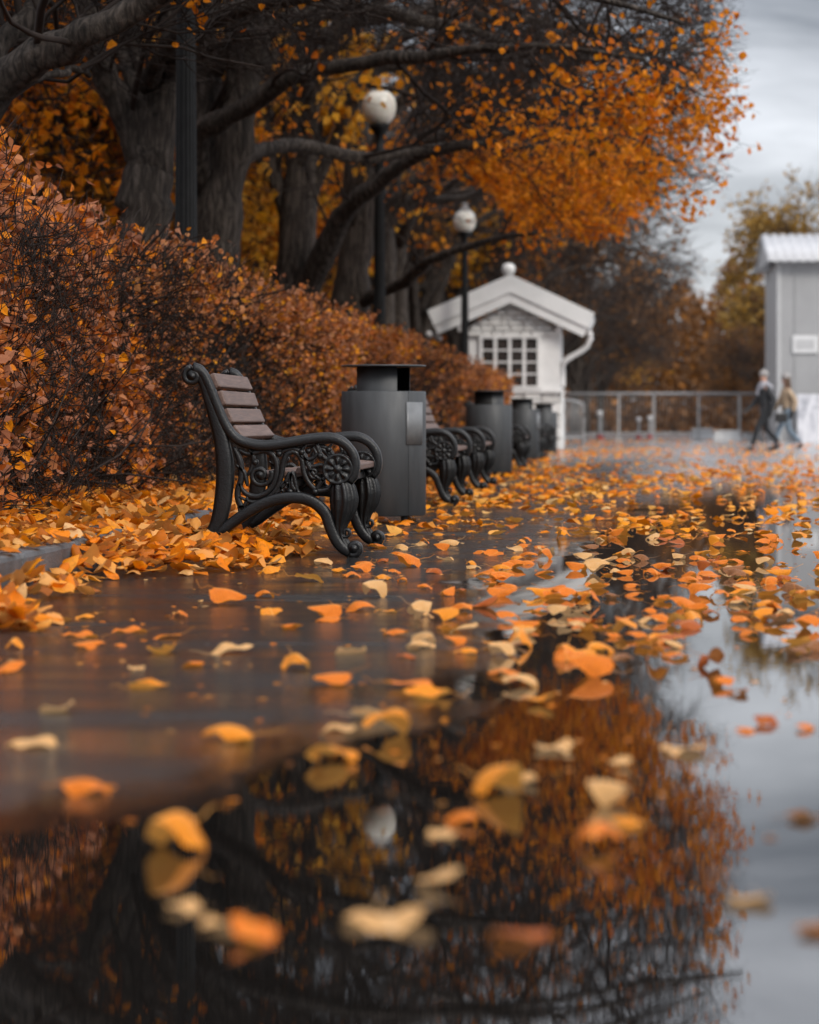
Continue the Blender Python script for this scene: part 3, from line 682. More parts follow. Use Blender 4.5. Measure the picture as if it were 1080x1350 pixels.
trees.append((t5, 15, rim_dens(-2.7, 5.2, 1.0, .16, 9), 'dark linden just left of the second lamp post, behind the straight one', 1.8, 3.65))
for limbs, seed, dens, lab, lmax, zmin in trees:
    t = make_tree('linden_tree', limbs, LV, dens, M['leaf_crown'], .088, seed, keep=canopy_keep(lmax, zmin), per_twig=9 if seed in (13, 14, 15) else 2)
    tag(t, lab, 'tree', 'lindens behind the hedge')

# farther trees of the row: three grown kinds, copied
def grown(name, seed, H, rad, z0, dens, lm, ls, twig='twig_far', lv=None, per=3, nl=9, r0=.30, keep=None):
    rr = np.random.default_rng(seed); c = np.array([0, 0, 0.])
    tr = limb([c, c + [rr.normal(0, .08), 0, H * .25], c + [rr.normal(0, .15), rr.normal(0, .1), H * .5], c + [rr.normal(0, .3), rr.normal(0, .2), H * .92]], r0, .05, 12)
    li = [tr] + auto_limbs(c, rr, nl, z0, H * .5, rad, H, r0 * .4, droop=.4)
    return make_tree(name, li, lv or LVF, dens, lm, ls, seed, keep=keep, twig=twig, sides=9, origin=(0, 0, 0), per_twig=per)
LVF = [dict(per=8, t0=.2, t1=1, ang=.85, length=2.8, seg=5, wig=.18, up=.0, plen=.5),
       dict(per=7, t0=.15, t1=1, ang=.8, length=1.5, seg=4, wig=.2, up=-.02, plen=.45, rmin=.007),
       dict(per=8, t0=.1, t1=1, ang=.75, length=.9, seg=3, wig=.2, up=-.03, plen=.35, rmin=.010)]
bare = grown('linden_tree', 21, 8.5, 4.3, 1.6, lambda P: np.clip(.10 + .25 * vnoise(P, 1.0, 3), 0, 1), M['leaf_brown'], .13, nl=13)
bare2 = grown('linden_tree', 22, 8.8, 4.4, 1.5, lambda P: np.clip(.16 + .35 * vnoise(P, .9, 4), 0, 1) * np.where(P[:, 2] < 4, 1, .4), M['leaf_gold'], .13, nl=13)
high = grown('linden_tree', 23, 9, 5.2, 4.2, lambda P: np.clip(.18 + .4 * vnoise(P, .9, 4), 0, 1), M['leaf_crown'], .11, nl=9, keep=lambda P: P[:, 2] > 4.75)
row = [(48.5, -4.4, high, 1.0, 'linden with golden lower leaves behind the second and third lamp posts'), (55, -4.6, high, 1.02, 'nearly bare linden rising just left of the white hut roof'),
       (64.5, -5.0, bare, 1.1, 'dark linden crowning directly behind the white hut'), (70, -4.4, bare, 1.22, 'dark bare linden right behind the white hut roof'),
       (78, -4.1, bare, 1.2, 'dark brown linden to the right of the white hut'), (87, -3.8, bare, 1.15, 'second dark linden beyond the white hut, over the barrier fence'),
       (97, -2.4, bare, 1.0, 'brown linden over the middle of the barrier fence'), (108, -1.7, bare, .84, 'far brown linden at the narrow end of the walk'),
       (121, -1.4, bare2, .74, 'last linden of the row, an orange patch at its edge'), (136, -.8, bare, .76, 'hazy bare linden closing the row beyond the fence')]
used = set()
def place(src, loc, rz, sc, lab, cat='tree', group=None):
    o = src if src.name not in used else copy_tree(src); used.add(src.name)
    o.location = loc; o.rotation_euler.z = rz; o.scale = (sc, sc, sc); return tag(o, lab, cat, group)
for i, (dd, ll, src, sc, lab) in enumerate(row): place(src, W(ll, dd, .1), i * 1.9, sc, lab, 'tree', 'lindens behind the hedge')
# second row behind: leafy orange trees that show between the trunks
leafy = grown('maple_tree', 31, 7.5, 3.6, .6, lambda P: np.clip(.55 + .5 * vnoise(P, .9, 5), 0, 1), M['leaf_crown'], .15, nl=15, r0=.2, per=3)
leafy2 = grown('maple_tree', 32, 7.0, 3.4, .5, lambda P: np.clip(.45 + .5 * vnoise(P, .9, 6), 0, 1), M['leaf_brown'], .15, nl=15, r0=.2, per=3)
leafy3 = grown('maple_tree', 33, 7.5, 3.6, .5, lambda P: np.clip(.62 + .5 * vnoise(P, .9, 8), 0, 1), M['leaf_gold'], .15, nl=15, r0=.2, per=4)
back = [(26, -8.6, leafy, .85, 'orange leafy tree at the left edge behind the tall bush'), (31, -8.8, leafy, .95, 'orange leafy tree behind the V shaped trunk'),
        (36, -8.4, leafy3, 1.0, 'golden leafy tree showing between the V trunk and the fluted post'), (41, -8.0, leafy3, .9, 'golden leafy tree showing right of the leaning trunk, low down'),
        (46, -9.0, leafy, .95, 'orange leafy tree behind the straight trunk'), (52, -9.2, leafy3, .95, 'golden leafy tree between the straight trunk and the second lamp post'),
        (60.5, -9.4, leafy, 1.05, 'orange leafy tree just behind the second lamp post globe'), (67, -8.4, leafy3, 1.15, 'golden tree filling the gap left of the white hut'),
        (76, -6.8, leafy, 1.1, 'orange tree behind the left eave of the white hut'), (90, -6.4, leafy2, 1.1, 'brown leafy tree far behind the white hut')]
for i, (dd, ll, src, sc, lab) in enumerate(back): place(src, W(ll, dd, .1), i * 2.3, sc, lab, 'tree', 'leafy trees behind the lindens')
leafy4 = grown('maple_tree', 34, 7.5, 3.6, .5, lambda P: np.clip(.62 + .5 * vnoise(P, .9, 8), 0, 1), M['leaf_olive'], .15, nl=15, r0=.2, per=4)
right = [(104, 9.8, leafy4, 1.2, 'golden tree left of the grey metal building'), (112, 14.5, leafy4, 1.35, 'half bare yellowish tree rising behind the grey metal building'),
         (98, 5.8, leafy2, .55, 'small brown tree beside the left wall of the grey building'), (118, 8.2, leafy2, .85, 'brown tree at the far end of the walk, right side'),
         (122, 11.5, leafy2, 1.2, 'large brown tree behind the golden one'), (133, 8.0, leafy2, .8, 'reddish tree at the vanishing end of the walk')]
for i, (dd, ll, src, sc, lab) in enumerate(right): place(src, W(ll, dd, 0), i * 1.3 + .5, sc, lab, 'tree', 'trees near the grey building')
# distant wood that closes the view
r5 = np.random.default_rng(50); m = MB(); n = 170000
ll = r5.uniform(-90, 60, n); dd = r5.uniform(150, 175, n); top = 7.5 + 2.2 * np.sin(ll * .31) + 1.5 * np.sin(ll * .83 + 1) + 1.1 * np.sin(ll * 1.9); zz = r5.uniform(0, 1, n) ** 1.25 * top
leaves(m, np.stack([ll + SL * dd, dd, zz], -1), .42, rng=r5); tag(m.build('far_wood', M['leaf_brown']), kind='stuff')

# ------------------------------------------------------------------ hedge and bush
def hshift(P):
    f = np.interp(P[..., 1], [18, 45], [0, .66]); Q = P.copy(); Q[..., 0] += f; Q[..., 2] *= (.65 + .385 * (3.0 - f)) / 1.805; return Q
def twig_set(n, l0, l1, d0, d1, zt, rng, ln=.45, r=.0035, up=.5, z0=.1):
    P = np.stack([rng.uniform(l0, l1, n), rng.uniform(d0, d1, n), rng.uniform(z0, zt, n)], -1); P[:, 0] += SL * P[:, 1]
    D = rng.normal(size=(n, 3)); D[:, 2] += up; out = [P]
    for k in range(4):
        D = D / np.linalg.norm(D, axis=1)[:, None] + rng.normal(size=D.shape) * .28; D[:, 2] += .05; P = P + D / np.linalg.norm(D, axis=1)[:, None] * (ln / 4) * rng.uniform(.6, 1.2, (n, 1)); out.append(P)
    return np.stack(out, 1), np.full((n, 1), r) * np.linspace(1.3, .5, 5)[None, :] * rng.uniform(.7, 1.5, (n, 1))
def hedge_points(n, l0, l1, d0, d1, ztop, rng, depth=.22):
    """points in the outer layer of a clipped hedge"""
    face = rng.uniform(size=n); per = np.array([ztop, (l1 - l0) * .9]); f = face < per[0] / per.sum()
    d = rng.uniform(d0, d1, n); z = np.where(f, rng.uniform(.12, 1, n) ** .85 * ztop, ztop); l = np.where(f, l1, rng.uniform(l0, l1, n))
    dep = np.abs(rng.normal(0, depth, n)); ll = np.where(f, l - dep, l); zz = np.where(f, z, z - dep)
    rnd = np.clip((ll - (l1 - .35)) / .35, 0, 1) * np.clip((zz - (ztop - .35)) / .35, 0, 1); zz = zz - rnd * .16   # rounded shoulder
    P = np.stack([ll + SL * d, d, zz], -1); w = vnoise(P, 2.2, 4) * .06 + vnoise(P, .8, 9) * .06
    w = w * 1.5 + vnoise(P, 6, 10) * .03
    P[:, 0] += w + np.where(f, (1 - z / ztop) * -.12, 0); P[:, 2] += w * .7
    return hshift(P)
hr = np.random.default_rng(60)
h = empty('hedge', W(-3.5, 30, 0)); hb = np.array(W(-3.5, 30, 0))
HT = 1.78
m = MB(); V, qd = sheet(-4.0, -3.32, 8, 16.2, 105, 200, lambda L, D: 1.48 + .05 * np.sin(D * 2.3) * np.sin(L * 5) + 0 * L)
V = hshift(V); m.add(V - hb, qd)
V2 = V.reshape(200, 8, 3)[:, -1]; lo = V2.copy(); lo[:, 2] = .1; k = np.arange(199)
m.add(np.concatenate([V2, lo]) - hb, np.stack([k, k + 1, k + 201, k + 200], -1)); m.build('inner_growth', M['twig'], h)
m = MB()
for (a, b_, dn, sz) in ((16.0, 20, 2900, .043), (20, 26, 2300, .046), (26, 36, 1500, .052), (36, 55, 800, .065), (55, 105, 330, .095)):
    P = hedge_points(int((b_ - a) * dn), -4.0, -3.0, a, b_, HT, hr); v = vnoise(P, 1.6, 12)
    P = P[hr.uniform(size=len(P)) < np.clip(.78 + .5 * v, .12, 1) * np.interp(P[:, 1], [16, 17, 18.5], [.6, .85, 1.15]) * np.interp(P[:, 2], [.1, .5, .9], [.55, .85, 1])]
    D = hr.normal(size=P.shape) * .8 + np.array([.35, -.25, .35]); leaves(m, P - hb, sz, rng=hr, D=D)
Q, _ = twig_set(1500, -3.9, -3.02, 17.5, 60, HT, hr, ln=.30, z0=HT - .12, up=1.6); Q = hshift(Q); ST = Q
P = Q[:, 1:].reshape(-1, 3); P = np.repeat(P, 2, 0) + hr.normal(0, .025, (len(P) * 2, 3)); leaves(m, P - hb, .05, rng=hr)
m.build('foliage', M['leaf_hedge'], h)
m = MB()
for a, b_, n in ((16, 19, 2600), (19, 23, 3600), (23, 36, 7000), (36, 80, 6000)):
    Q, q_ = twig_set(n, -3.7, -3.08, a, b_, HT - .04, hr, r=.003 + a * .00008); Q = hshift(Q); tubes(m, (Q.reshape(-1, 3) - hb).reshape(Q.shape), q_)
tubes(m, (ST.reshape(-1, 3) - hb).reshape(ST.shape), np.full((len(ST), 1), .004) * np.linspace(1.2, .5, 5)[None, :])
m.build('twigs', M['twig'], h)
tag(h, 'long clipped hedge with small russet leaves running behind the benches', 'hedge')
# tall untrimmed bush at the left
bb = np.array(W(-3.6, 13.6, 0)); bu = empty('tall_bush', tuple(bb)); r6 = np.random.default_rng(61)
n = 60000; u = r6.uniform(size=n); d = 10.2 + 8.6 * u; topz = np.interp(d, [10, 12, 13.4, 14.6, 15.6, 17.2, 19], [2.26, 2.12, 2.0, 1.9, 1.8, 1.72, 1.66]) + .09 * np.sin(d * 5.3) + .06 * np.sin(d * 11.7)
zz = (.12 + .88 * r6.uniform(size=n) ** .8) * topz; lf = -3.03 + .03 * np.sin(d * 2.1) - .12 * (zz / topz) ** 2 - np.abs(r6.normal(0, .28, n))
P = np.stack([lf + SL * d, d, zz + r6.normal(0, .09, n)], -1); P[:, 0] += .07 * vnoise(P, 1.1, 24) + .05 * vnoise(P, 3, 25); v = vnoise(P, 1.5, 21) + .6 * vnoise(P, 4, 22)
dark = np.clip((d - 14.0) / 1.4, 0, 1) * np.clip(1.25 - zz / topz * .45, 0, 1)        # the bare patch beside the hedge
dl = np.clip(.74 + .62 * v - .30 * dark, .05, 1) * np.interp(zz / topz, [0, .25, .5, 1], [.45, .5, .85, 1])
P = P[r6.uniform(size=n) < dl]; m = MB(); leaves(m, P - bb, .062, rng=r6, D=r6.normal(size=P.shape) + np.array([.25, -.15, -.25])); m.build('foliage', M['leaf_bush'], bu)
m = MB()
for a, b_, n_, zt in ((10.2, 13, 3000, 2.05), (13, 15.2, 3800, 1.75), (15.2, 18.6, 5200, 1.6)):
    Q, q_ = twig_set(n_, -3.7, -3.05, a, b_, zt, r6, ln=.34, r=.0028); tubes(m, (Q.reshape(-1, 3) - bb).reshape(Q.shape), q_)
Q, q_ = twig_set(240, -3.7, -3.2, 10.5, 18.2, .4, r6, ln=.9, r=.0055, up=2.6); tubes(m, (Q.reshape(-1, 3) - bb).reshape(Q.shape), q_, 5)
m.build('stems', M['twig'], bu)
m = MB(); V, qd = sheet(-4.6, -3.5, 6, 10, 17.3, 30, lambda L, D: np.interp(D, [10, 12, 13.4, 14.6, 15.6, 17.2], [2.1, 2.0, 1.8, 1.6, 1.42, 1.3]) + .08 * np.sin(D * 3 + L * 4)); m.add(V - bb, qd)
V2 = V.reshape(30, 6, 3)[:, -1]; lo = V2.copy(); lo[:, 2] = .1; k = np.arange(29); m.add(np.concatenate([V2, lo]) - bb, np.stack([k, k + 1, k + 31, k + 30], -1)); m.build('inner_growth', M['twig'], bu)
tag(bu, 'tall untrimmed bush with orange red leaves at the left edge, before the hedge', 'bush')

# ------------------------------------------------------------------ fallen leaves
def leaf_shape(rng, kind):
    """heart shaped linden leaf about 1 unit long, bent and curled; returns vertices (z >= 0) and faces"""
    nu, nv = 19, 9
    u = np.linspace(0, 1, nu); v = np.linspace(-1, 1, nv); Ug, Vg = np.meshgrid(u, v, indexing='ij')
    w = .50 * np.interp(Ug, [0, .06, .18, .35, .55, .75, .9, 1], [.30, .70, .96, 1.0, .86, .55, .22, .015])
    w = w * (1 + .05 * np.sin(Ug * 55 + 1.3) * np.abs(Vg) ** 4 * (1 + .6 * np.sin(Ug * 17)))
    x = Vg * w; y = Ug - .45 - .10 * np.abs(Vg) ** 1.5 * np.clip(1 - Ug * 3, 0, 1)
    k1, k2, fold = {'domed': (rng.uniform(1.0, 1.9), rng.uniform(1.3, 2.3), -.12), 'flat': (rng.uniform(.2, .7), rng.uniform(-.5, .6), .12),
                    'tented': (rng.uniform(.2, .9), .6, -.8), 'cupped': (rng.uniform(-1.6, -.7), rng.uniform(-2.0, -1.0), .1), 'curled': (rng.uniform(-.4, 1.0), rng.uniform(2.6, 3.8), -.1)}[kind]
    z = fold * np.abs(x) + .045 * np.abs(Vg) ** 2 * np.sin(9 * y + 3 * np.sign(Vg) + rng.uniform(0, 6)) + .035 * np.sin(13 * x + 5 * y + rng.uniform(0, 6)) * np.abs(Vg) + .03 * np.sin(7 * x + rng.uniform(0, 6)) * np.sin(6 * y + rng.uniform(0, 6)) + .05 * rng.normal() * x * y * 4
    def bend(a, zz, k):
        if abs(k) < .05: return a, zz
        r_ = 1 / k - zz * 0; return (r_ + zz) * np.sin(k * a), (r_ + zz) * np.cos(k * a) - r_
    x, z = bend(x, z, k2); y, z = bend(y, z, k1)
    V = np.stack([x, y, z], -1).reshape(-1, 3)
    i = np.arange(nu - 1)[:, None] * nv; j = np.arange(nv - 1)[None, :]
    qd = np.stack([i + j, i + j + 1, i + nv + j + 1, i + nv + j], -1).reshape(-1, 4)
    return V, qd, V[nv // 2]
def leaf_mesh(rng, kind, mat):
    V, qd, b = leaf_shape(rng, kind)
    tilt = rng.normal(0, .12, 2); V = rot(V, tilt[0], tilt[1], 0)
    b = V[4]; m = MB(); m.add(V, qd)
    a = rng.normal(0, .3); e = np.array([math.sin(a), -math.cos(a), rng.uniform(-.1, .5)])
    st = spline([b, b + e * .18, b + e * .36 + [0, 0, .06 * rng.normal()], b + e * .55 + [.08 * rng.normal(), 0, .05]], 8)
    m.tube(st, np.linspace(.011, .007, 8), 5)
    zmin = min(v[:, 2].min() for v in m.V)
    m.V = [v - np.array([0, 0, zmin + .015]) for v in m.V]
    return m.build('fallen_leaf', mat)
KINDS = ['domed', 'flat', 'tented', 'cupped', 'curled']
r7 = np.random.default_rng(70); protos = {}
for cn in LEAFC:
    for kd in KINDS:
        protos[cn, kd] = []
        for i in range(6):
            o = leaf_mesh(r7, kd, LEAFC[cn]); COL.objects.unlink(o); protos[cn, kd].append(o)
placed = []
def put_leaf(x, y, size, cn, kd, rz=None, hgt=None, lift=0.0, flip=False):
    """a leaf resting on the ground where the sight line through (x, y) meets it; size in metres"""
    d = F * HC / (y - YH); o = protos[cn, kd][r7.integers(6)].copy(); COL.objects.link(o)
    o.location = ((x - 540) * d / F, d, lift); o.rotation_euler = (r7.normal(0, .08), r7.normal(0, .08), r7.uniform(0, 6.28) if rz is None else R(rz))
    s = size; o.scale = (s * r7.uniform(.9, 1.1), s, s * (hgt or r7.uniform(.6, 1.05)))
    placed.append((o, x, y, cn, kd, size)); return o
# leaves that can be told apart in the photograph: x, y of the foot, width in photo pixels, colour, form
HERO = [(300, 978, 78, 'amber', 'domed'), (115, 1046, 66, 'orange', 'domed'), (232, 1122, 110, 'amber', 'tented'), (440, 1006, 82, 'amber', 'curled'), (443, 966, 60, 'cream', 'flat'),
        (195, 908, 68, 'amber', 'cupped'), (80, 940, 60, 'cream', 'flat'), (14, 886, 50, 'orange', 'domed'), (392, 884, 48, 'amber', 'tented'), (438, 905, 50, 'orange', 'tented'), (460, 862, 60, 'cream', 'cupped'), (520, 838, 36, 'orange', 'domed'),
        (128, 852, 28, 'orange', 'domed'), (160, 852, 20, 'orange', 'domed'), (218, 842, 52, 'orange', 'flat'), (216, 862, 66, 'amber', 'cupped'), (305, 862, 70, 'cream', 'flat'), (300, 798, 50, 'orange', 'tented'), (347, 788, 34, 'orange', 'domed'), (358, 810, 36, 'amber', 'flat'),
        (432, 820, 34, 'orange', 'domed'), (474, 806, 46, 'orange', 'domed'), (492, 788, 44, 'cream', 'tented'), (508, 808, 36, 'amber', 'flat'), (555, 812, 40, 'cream', 'tented'), (610, 806, 36, 'orange', 'domed'), (356, 756, 40, 'amber', 'domed'), (408, 768, 46, 'amber', 'flat'), (462, 762, 32, 'orange', 'domed'), (540, 748, 40, 'orange', 'tented'),
        (500, 948, 130, 'cream', 'cupped'), (545, 908, 90, 'orange', 'flat'), (560, 920, 90, 'amber', 'cupped'), (520, 970, 80, 'amber', 'tented'), (610, 1086, 44, 'orange', 'domed'), (585, 1102, 50, 'cream', 'flat'), (655, 1050, 90, 'amber', 'tented'), (690, 1034, 60, 'cream', 'cupped'), (785, 1115, 110, 'orange', 'curled'), (800, 1060, 60, 'cream', 'tented'), (826, 1088, 54, 'amber', 'domed'),
        (575, 1168, 90, 'cream', 'flat'), (515, 1220, 150, 'cream', 'flat'), (330, 1240, 100, 'orange', 'cupped'), (290, 1222, 70, 'cream', 'flat'), (240, 1200, 60, 'cream', 'flat'), (680, 1238, 92, 'rust', 'flat'), (1062, 1080, 62, 'brown', 'cupped'), (1075, 1230, 60, 'brown', 'domed'), (985, 1190, 80, 'cream', 'flat'), (690, 905, 56, 'cream', 'domed'), (665, 890, 48, 'orange', 'domed'), (712, 930, 48, 'amber', 'flat'), (660, 865, 44, 'cream', 'tented'), (745, 870, 50, 'orange', 'domed'), (775, 892, 62, 'orange', 'tented'), (735, 990, 70, 'cream', 'flat'), (900, 992, 80, 'cream', 'flat'),
        (1010, 955, 46, 'rust', 'domed'), (985, 965, 30, 'orange', 'domed'), (1062, 962, 34, 'orange', 'domed'), (940, 880, 50, 'rust', 'curled'), (985, 838, 32, 'orange', 'domed'), (1030, 818, 60, 'brown', 'cupped'), (1075, 858, 40, 'brown', 'domed'), (955, 905, 34, 'orange', 'tented'), (975, 915, 34, 'rust', 'flat'), (840, 842, 34, 'orange', 'domed'), (810, 840, 24, 'orange', 'domed'), (868, 848, 40, 'orange', 'domed'), (865, 872, 44, 'orange', 'tented'),
        (900, 800, 56, 'orange', 'domed'), (970, 800, 42, 'orange', 'tented'), (935, 812, 40, 'rust', 'domed'), (872, 820, 44, 'orange', 'domed'), (745, 788, 40, 'orange', 'domed'), (665, 786, 42, 'orange', 'curled'), (735, 812, 40, 'cream', 'tented'), (765, 808, 48, 'cream', 'cupped'), (750, 826, 50, 'cream', 'flat'), (780, 822, 36, 'amber', 'flat'), (700, 800, 34, 'amber', 'flat'), (970, 762, 44, 'brown', 'domed'), (908, 768, 30, 'orange', 'domed'), (1015, 770, 30, 'orange', 'domed'), (690, 832, 34, 'amber', 'flat'), (815, 1010, 40, 'cream', 'flat'), (40, 985, 80, 'cream', 'flat'), (610, 835, 50, 'cream', 'flat'), (180, 882, 30, 'cream', 'flat'), (112, 816, 30, 'amber', 'domed')]
for x, y, w, cn, kd in HERO:
    d = F * HC / (y - YH); s = w * d / F * (.86 if kd in ('flat', 'cupped') else 1.05 if kd == 'tented' else 1.1)
    put_leaf(x, y, min(s * .92, .125), cn, kd)
cols = ['orange'] * 8 + ['amber'] * 4 + ['rust'] * 2 + ['cream'] * 3 + ['brown']
tries = 0
while len(placed) < 296 and tries < 20000:
    tries += 1
    x, y = r7.uniform(-20, 1100), r7.uniform(704, 880)
    d = F * HC / (y - YH); l = (x - 812) * d / F
    pr = np.interp(l, [-1.7, -1.2, -.6, 0, .8, 2.0], [.9, .55, .5, .75, .95, .95]) * np.interp(y, [704, 740, 790, 830, 880], [1.0, .85, .6, .35, .15]) * np.interp(x, [0, 300, 560, 640, 1000], [.25, .35, .7, 1, .9])
    if l < -1.75 or r7.uniform() > pr: continue
    if 250 < x < 500 and y > 735 and r7.uniform() < .6: continue
    put_leaf(x, y, r7.uniform(.065, .112), cols[r7.integers(len(cols))], KINDS[r7.choice(5, p=[.36, .16, .24, .12, .12])])
# labels that single leaves out by colour, form and place
FORM = {'domed': 'domed', 'flat': 'flat', 'tented': 'folded', 'cupped': 'upturned', 'curled': 'tightly curled'}
def zone(x, y):
    v = 'at the very front' if y > 1100 else 'in the foreground' if y > 930 else 'in mid foreground' if y > 830 else 'level with nearest bench' if y > 720 else 'level with nearest bin'
    h = 'far left' if x < 270 else 'left of centre' if x < 540 else 'right of centre' if x < 810 else 'far right'
    return v, h
byz = {}
HID = (244,256,296,317,318,326,344,369,385,393,396,404,411,420,442,)   # leaves wholly behind others
for e_ in [e_ for e_ in placed if e_[0].name.split('.')[-1] in {'%03d' % k for k in HID}]:
    placed.remove(e_); bpy.data.objects.remove(e_[0])
for o, x, y, cn, kd, s in placed: byz.setdefault((cn, kd) + zone(x, y), []).append((x, o))
ORD = ['first', 'second', 'third', 'fourth', 'fifth', 'sixth', 'seventh', 'eighth', 'ninth', 'tenth', 'eleventh', 'twelfth', 'thirteenth', 'fourteenth', 'fifteenth']
for (cn, kd, v, h_), L in byz.items():
    L.sort(key=lambda a: a[0])
    for i, (x, o) in enumerate(L):
        nm = f'{FORM[kd]} {cn} leaf {v}, {h_}' if len(L) == 1 else f'{ORD[min(i, 14)]} {FORM[kd]} {cn} leaf from left {v}, {h_}'
        tag(o, nm, 'leaf', 'fallen leaves on the wet walk')
# the countless rest: on the walk, and heaped along the kerb
def leaf_field(P, size, rng, tilt=.5, flat=1.0):
    m = MB(); n = len(P); kinds = [leaf_shape(rng, KINDS[i % 5]) for i in range(15)]
    pick = rng.integers(0, 15, n)
    for i, (V, qd, _) in enumerate(kinds):
        sel = np.where(pick == i)[0]; k = len(sel)
        if not k: continue
        G = V.reshape(19, 9, 3)[[0, 3, 7, 11, 15, 18]][:, ::2].reshape(-1, 3); a = np.arange(5)[:, None] * 5; b = np.arange(4)[None, :]
        q5 = np.stack([a + b, a + b + 1, a + 5 + b + 1, a + 5 + b], -1).reshape(-1, 4)
        rz = rng.uniform(0, 2 * PI, k); tx = rng.normal(0, tilt, k); s = size * rng.uniform(.7, 1.25, k); fl = np.where(rng.uniform(size=k) < .27, -1, 1)
        X = np.repeat(G[None], k, 0) * s[:, None, None]
        X[:, :, 2] *= fl[:, None] * flat
        c, sn = np.cos(tx)[:, None], np.sin(tx)[:, None]; y, z = X[:, :, 1].copy(), X[:, :, 2].copy(); X[:, :, 1] = c * y - sn * z; X[:, :, 2] = sn * y + c * z
        c, sn = np.cos(rz)[:, None], np.sin(rz)[:, None]; x, y = X[:, :, 0].copy(), X[:, :, 1].copy(); X[:, :, 0] = c * x - sn * y; X[:, :, 1] = sn * x + c * y
        X[:, :, 2] -= X[:, :, 2].min(1)[:, None]
        X += P[sel][:, None, :]
        f = (np.arange(k)[:, None, None] * 30 + q5[None]); f = np.where(fl[:, None, None] > 0, f, f[:, :, ::-1]).reshape(-1, 4)
        m.add(X.reshape(-1, 3), f)
    return m
r8 = np.random.default_rng(80)
n = 36000; d = 13.5 + 80 * r8.uniform(size=n) ** 1.35; l = r8.uniform(-2.3, 7, n)
pr = np.interp(l, [-2.3, -1.8, -1.2, -.6, .3, 1.2, 2.5, 4, 7], [1, .9, .65, .6, .60, .48, .34, .24, .16]) * np.interp(d, [13, 14.4, 14.9, 20, 26, 36, 50, 60, 95], [0, 0, .52, .56, .60, .52, .34, .16, .10])
pr *= np.clip(.75 + .5 * vnoise(np.stack([l * 1.2, d * .35, l * 0], -1), 1.2, 33), .15, 1.3)
ok = r8.uniform(size=n) < pr; P = np.stack([l + SL * d, d, np.full(n, .002)], -1)[ok]
tag(leaf_field(P, .092, r8, .16, .85).build('scattered_leaves', M['leaf_path']), kind='stuff')
n = 2600; d = 3.6 + 16 * r8.uniform(size=n) ** .8; l = r8.uniform(-2.4, 2.2, n)
pr = np.clip(.45 + .5 * vnoise(np.stack([l, d * .6, l * 0], -1), 1.5, 61), .05, 1) * np.interp(l, [-2.4, -.2, .8, 2.2], [1, .8, .45, .3])
ok = r8.uniform(size=n) < pr; P = np.stack([l + SL * d, d, np.full(n, .0015)], -1)[ok]
tag(leaf_field(P, .022, r8, .08, .35).build('leaf_fragments', M['leaf_litter']), kind='stuff')
n = 26000; d = 6.5 + 60 * r8.uniform(size=n) ** 1.9; l = r8.uniform(-3.5, -1.45, n)
edge = -1.80 + .22 * np.sin(d * 1.7) + .12 * np.sin(d * 4.1) + np.interp(d, [7, 9, 10.5, 12.5, 14], [-.38, -.22, .0, .18, .10])
pr = np.clip((edge - l) / .22 + .25, 0, 1) * np.where((l > KL - .16) & (l < KL + .16), .55, 1) * np.clip(.9 + .35 * vnoise(np.stack([l, d, l * 0], -1), 2.0, 41), .3, 1)
z = np.where(l < KL - .13, bedz(l, d) - .01, np.where(l < KL + .13, .147, np.clip((edge - l) * .13, 0, .10))) + r8.uniform(0, .05, n) * np.clip((edge - l) / .3, 0, 1)
z = np.where((l >= KL - .13) & (l < KL + .13), .146, z)
ok = r8.uniform(size=n) < pr; P = np.stack([l + SL * d, d, z], -1)[ok]
tag(leaf_field(P, .092, r8, .38, .72).build('leaf_litter', M['leaf_litter']), kind='stuff')

# ------------------------------------------------------------------ white hut
D = 58.0; hut = empty('white_hut', W(-2.4, D, 0), WALK); sc = D / F
def hx(x): return (x - 672) * sc
def hz(y): return HC - (y - YH) * sc
m = MB(); m.box((hx(675), 1.5, (hz(515) + hz(436)) / 2), (hx(739) - hx(611), 3.0, hz(436) - hz(515)))
m.prism([(hx(611), hz(436)), (hx(739), hz(436)), (hx(676), hz(396))], .002, 2.998); m.build('wall', M['white'], hut)
m = MB(); rs = np.random.default_rng(5)                                   # rough stone in the gable, course by course
for k, zc in enumerate(np.arange(hz(440), hz(400), .12)):
    half = (hx(739) - hx(611)) / 2 * (1 - max(0, (zc - hz(436))) / (hz(396) - hz(436))) - .08; x = -half
    while x < half - .05:
        w = rs.uniform(.16, .38); w = min(w, half - x); m.box((hx(675.5) + x + w / 2, -.02 + rs.normal(0, .022), zc), (w - .03, .09 + rs.uniform(0, .07), .095)); x += w
m.build('gable_stone', M['stone'], hut, bevel=.015)
m = MB(); m.box((hx(675), 1.45, hz(515) / 2), (hx(741) - hx(609), 3.1, hz(515)))
for k in range(5):
    zc = .13 + k * .26; x = hx(608)
    while x < hx(741) - .05:
        w = min(rs.uniform(.3, .55), hx(742) - x); m.box((x + w / 2, -.12 + rs.normal(0, .025), zc), (w - .03, .12, .225)); x += w
m.build('plinth', M['stone'], hut, bevel=.02)
m = MB(); m.box((hx(676), -.12, hz(516)), (hx(745) - hx(606), .26, .07)); m.build('ledge', M['white'], hut, bevel=.01)
wn_ = MB(); wx0, wx1, wz0, wz1 = hx(635), hx(711), hz(509), hz(446)
wn_.box((wx0, -.03, (wz0 + wz1) / 2), (.07, .1, wz1 - wz0)); wn_.box((wx1, -.03, (wz0 + wz1) / 2), (.07, .1, wz1 - wz0))
wn_.box(((wx0 + wx1) / 2, -.03, wz1 + .03), (wx1 - wx0 + .09, .1, .06)); wn_.box(((wx0 + wx1) / 2, -.04, wz0 - .03), (wx1 - wx0 + .12, .12, .06))
win = wn_.build('window', M['white'], hut)
m = MB()
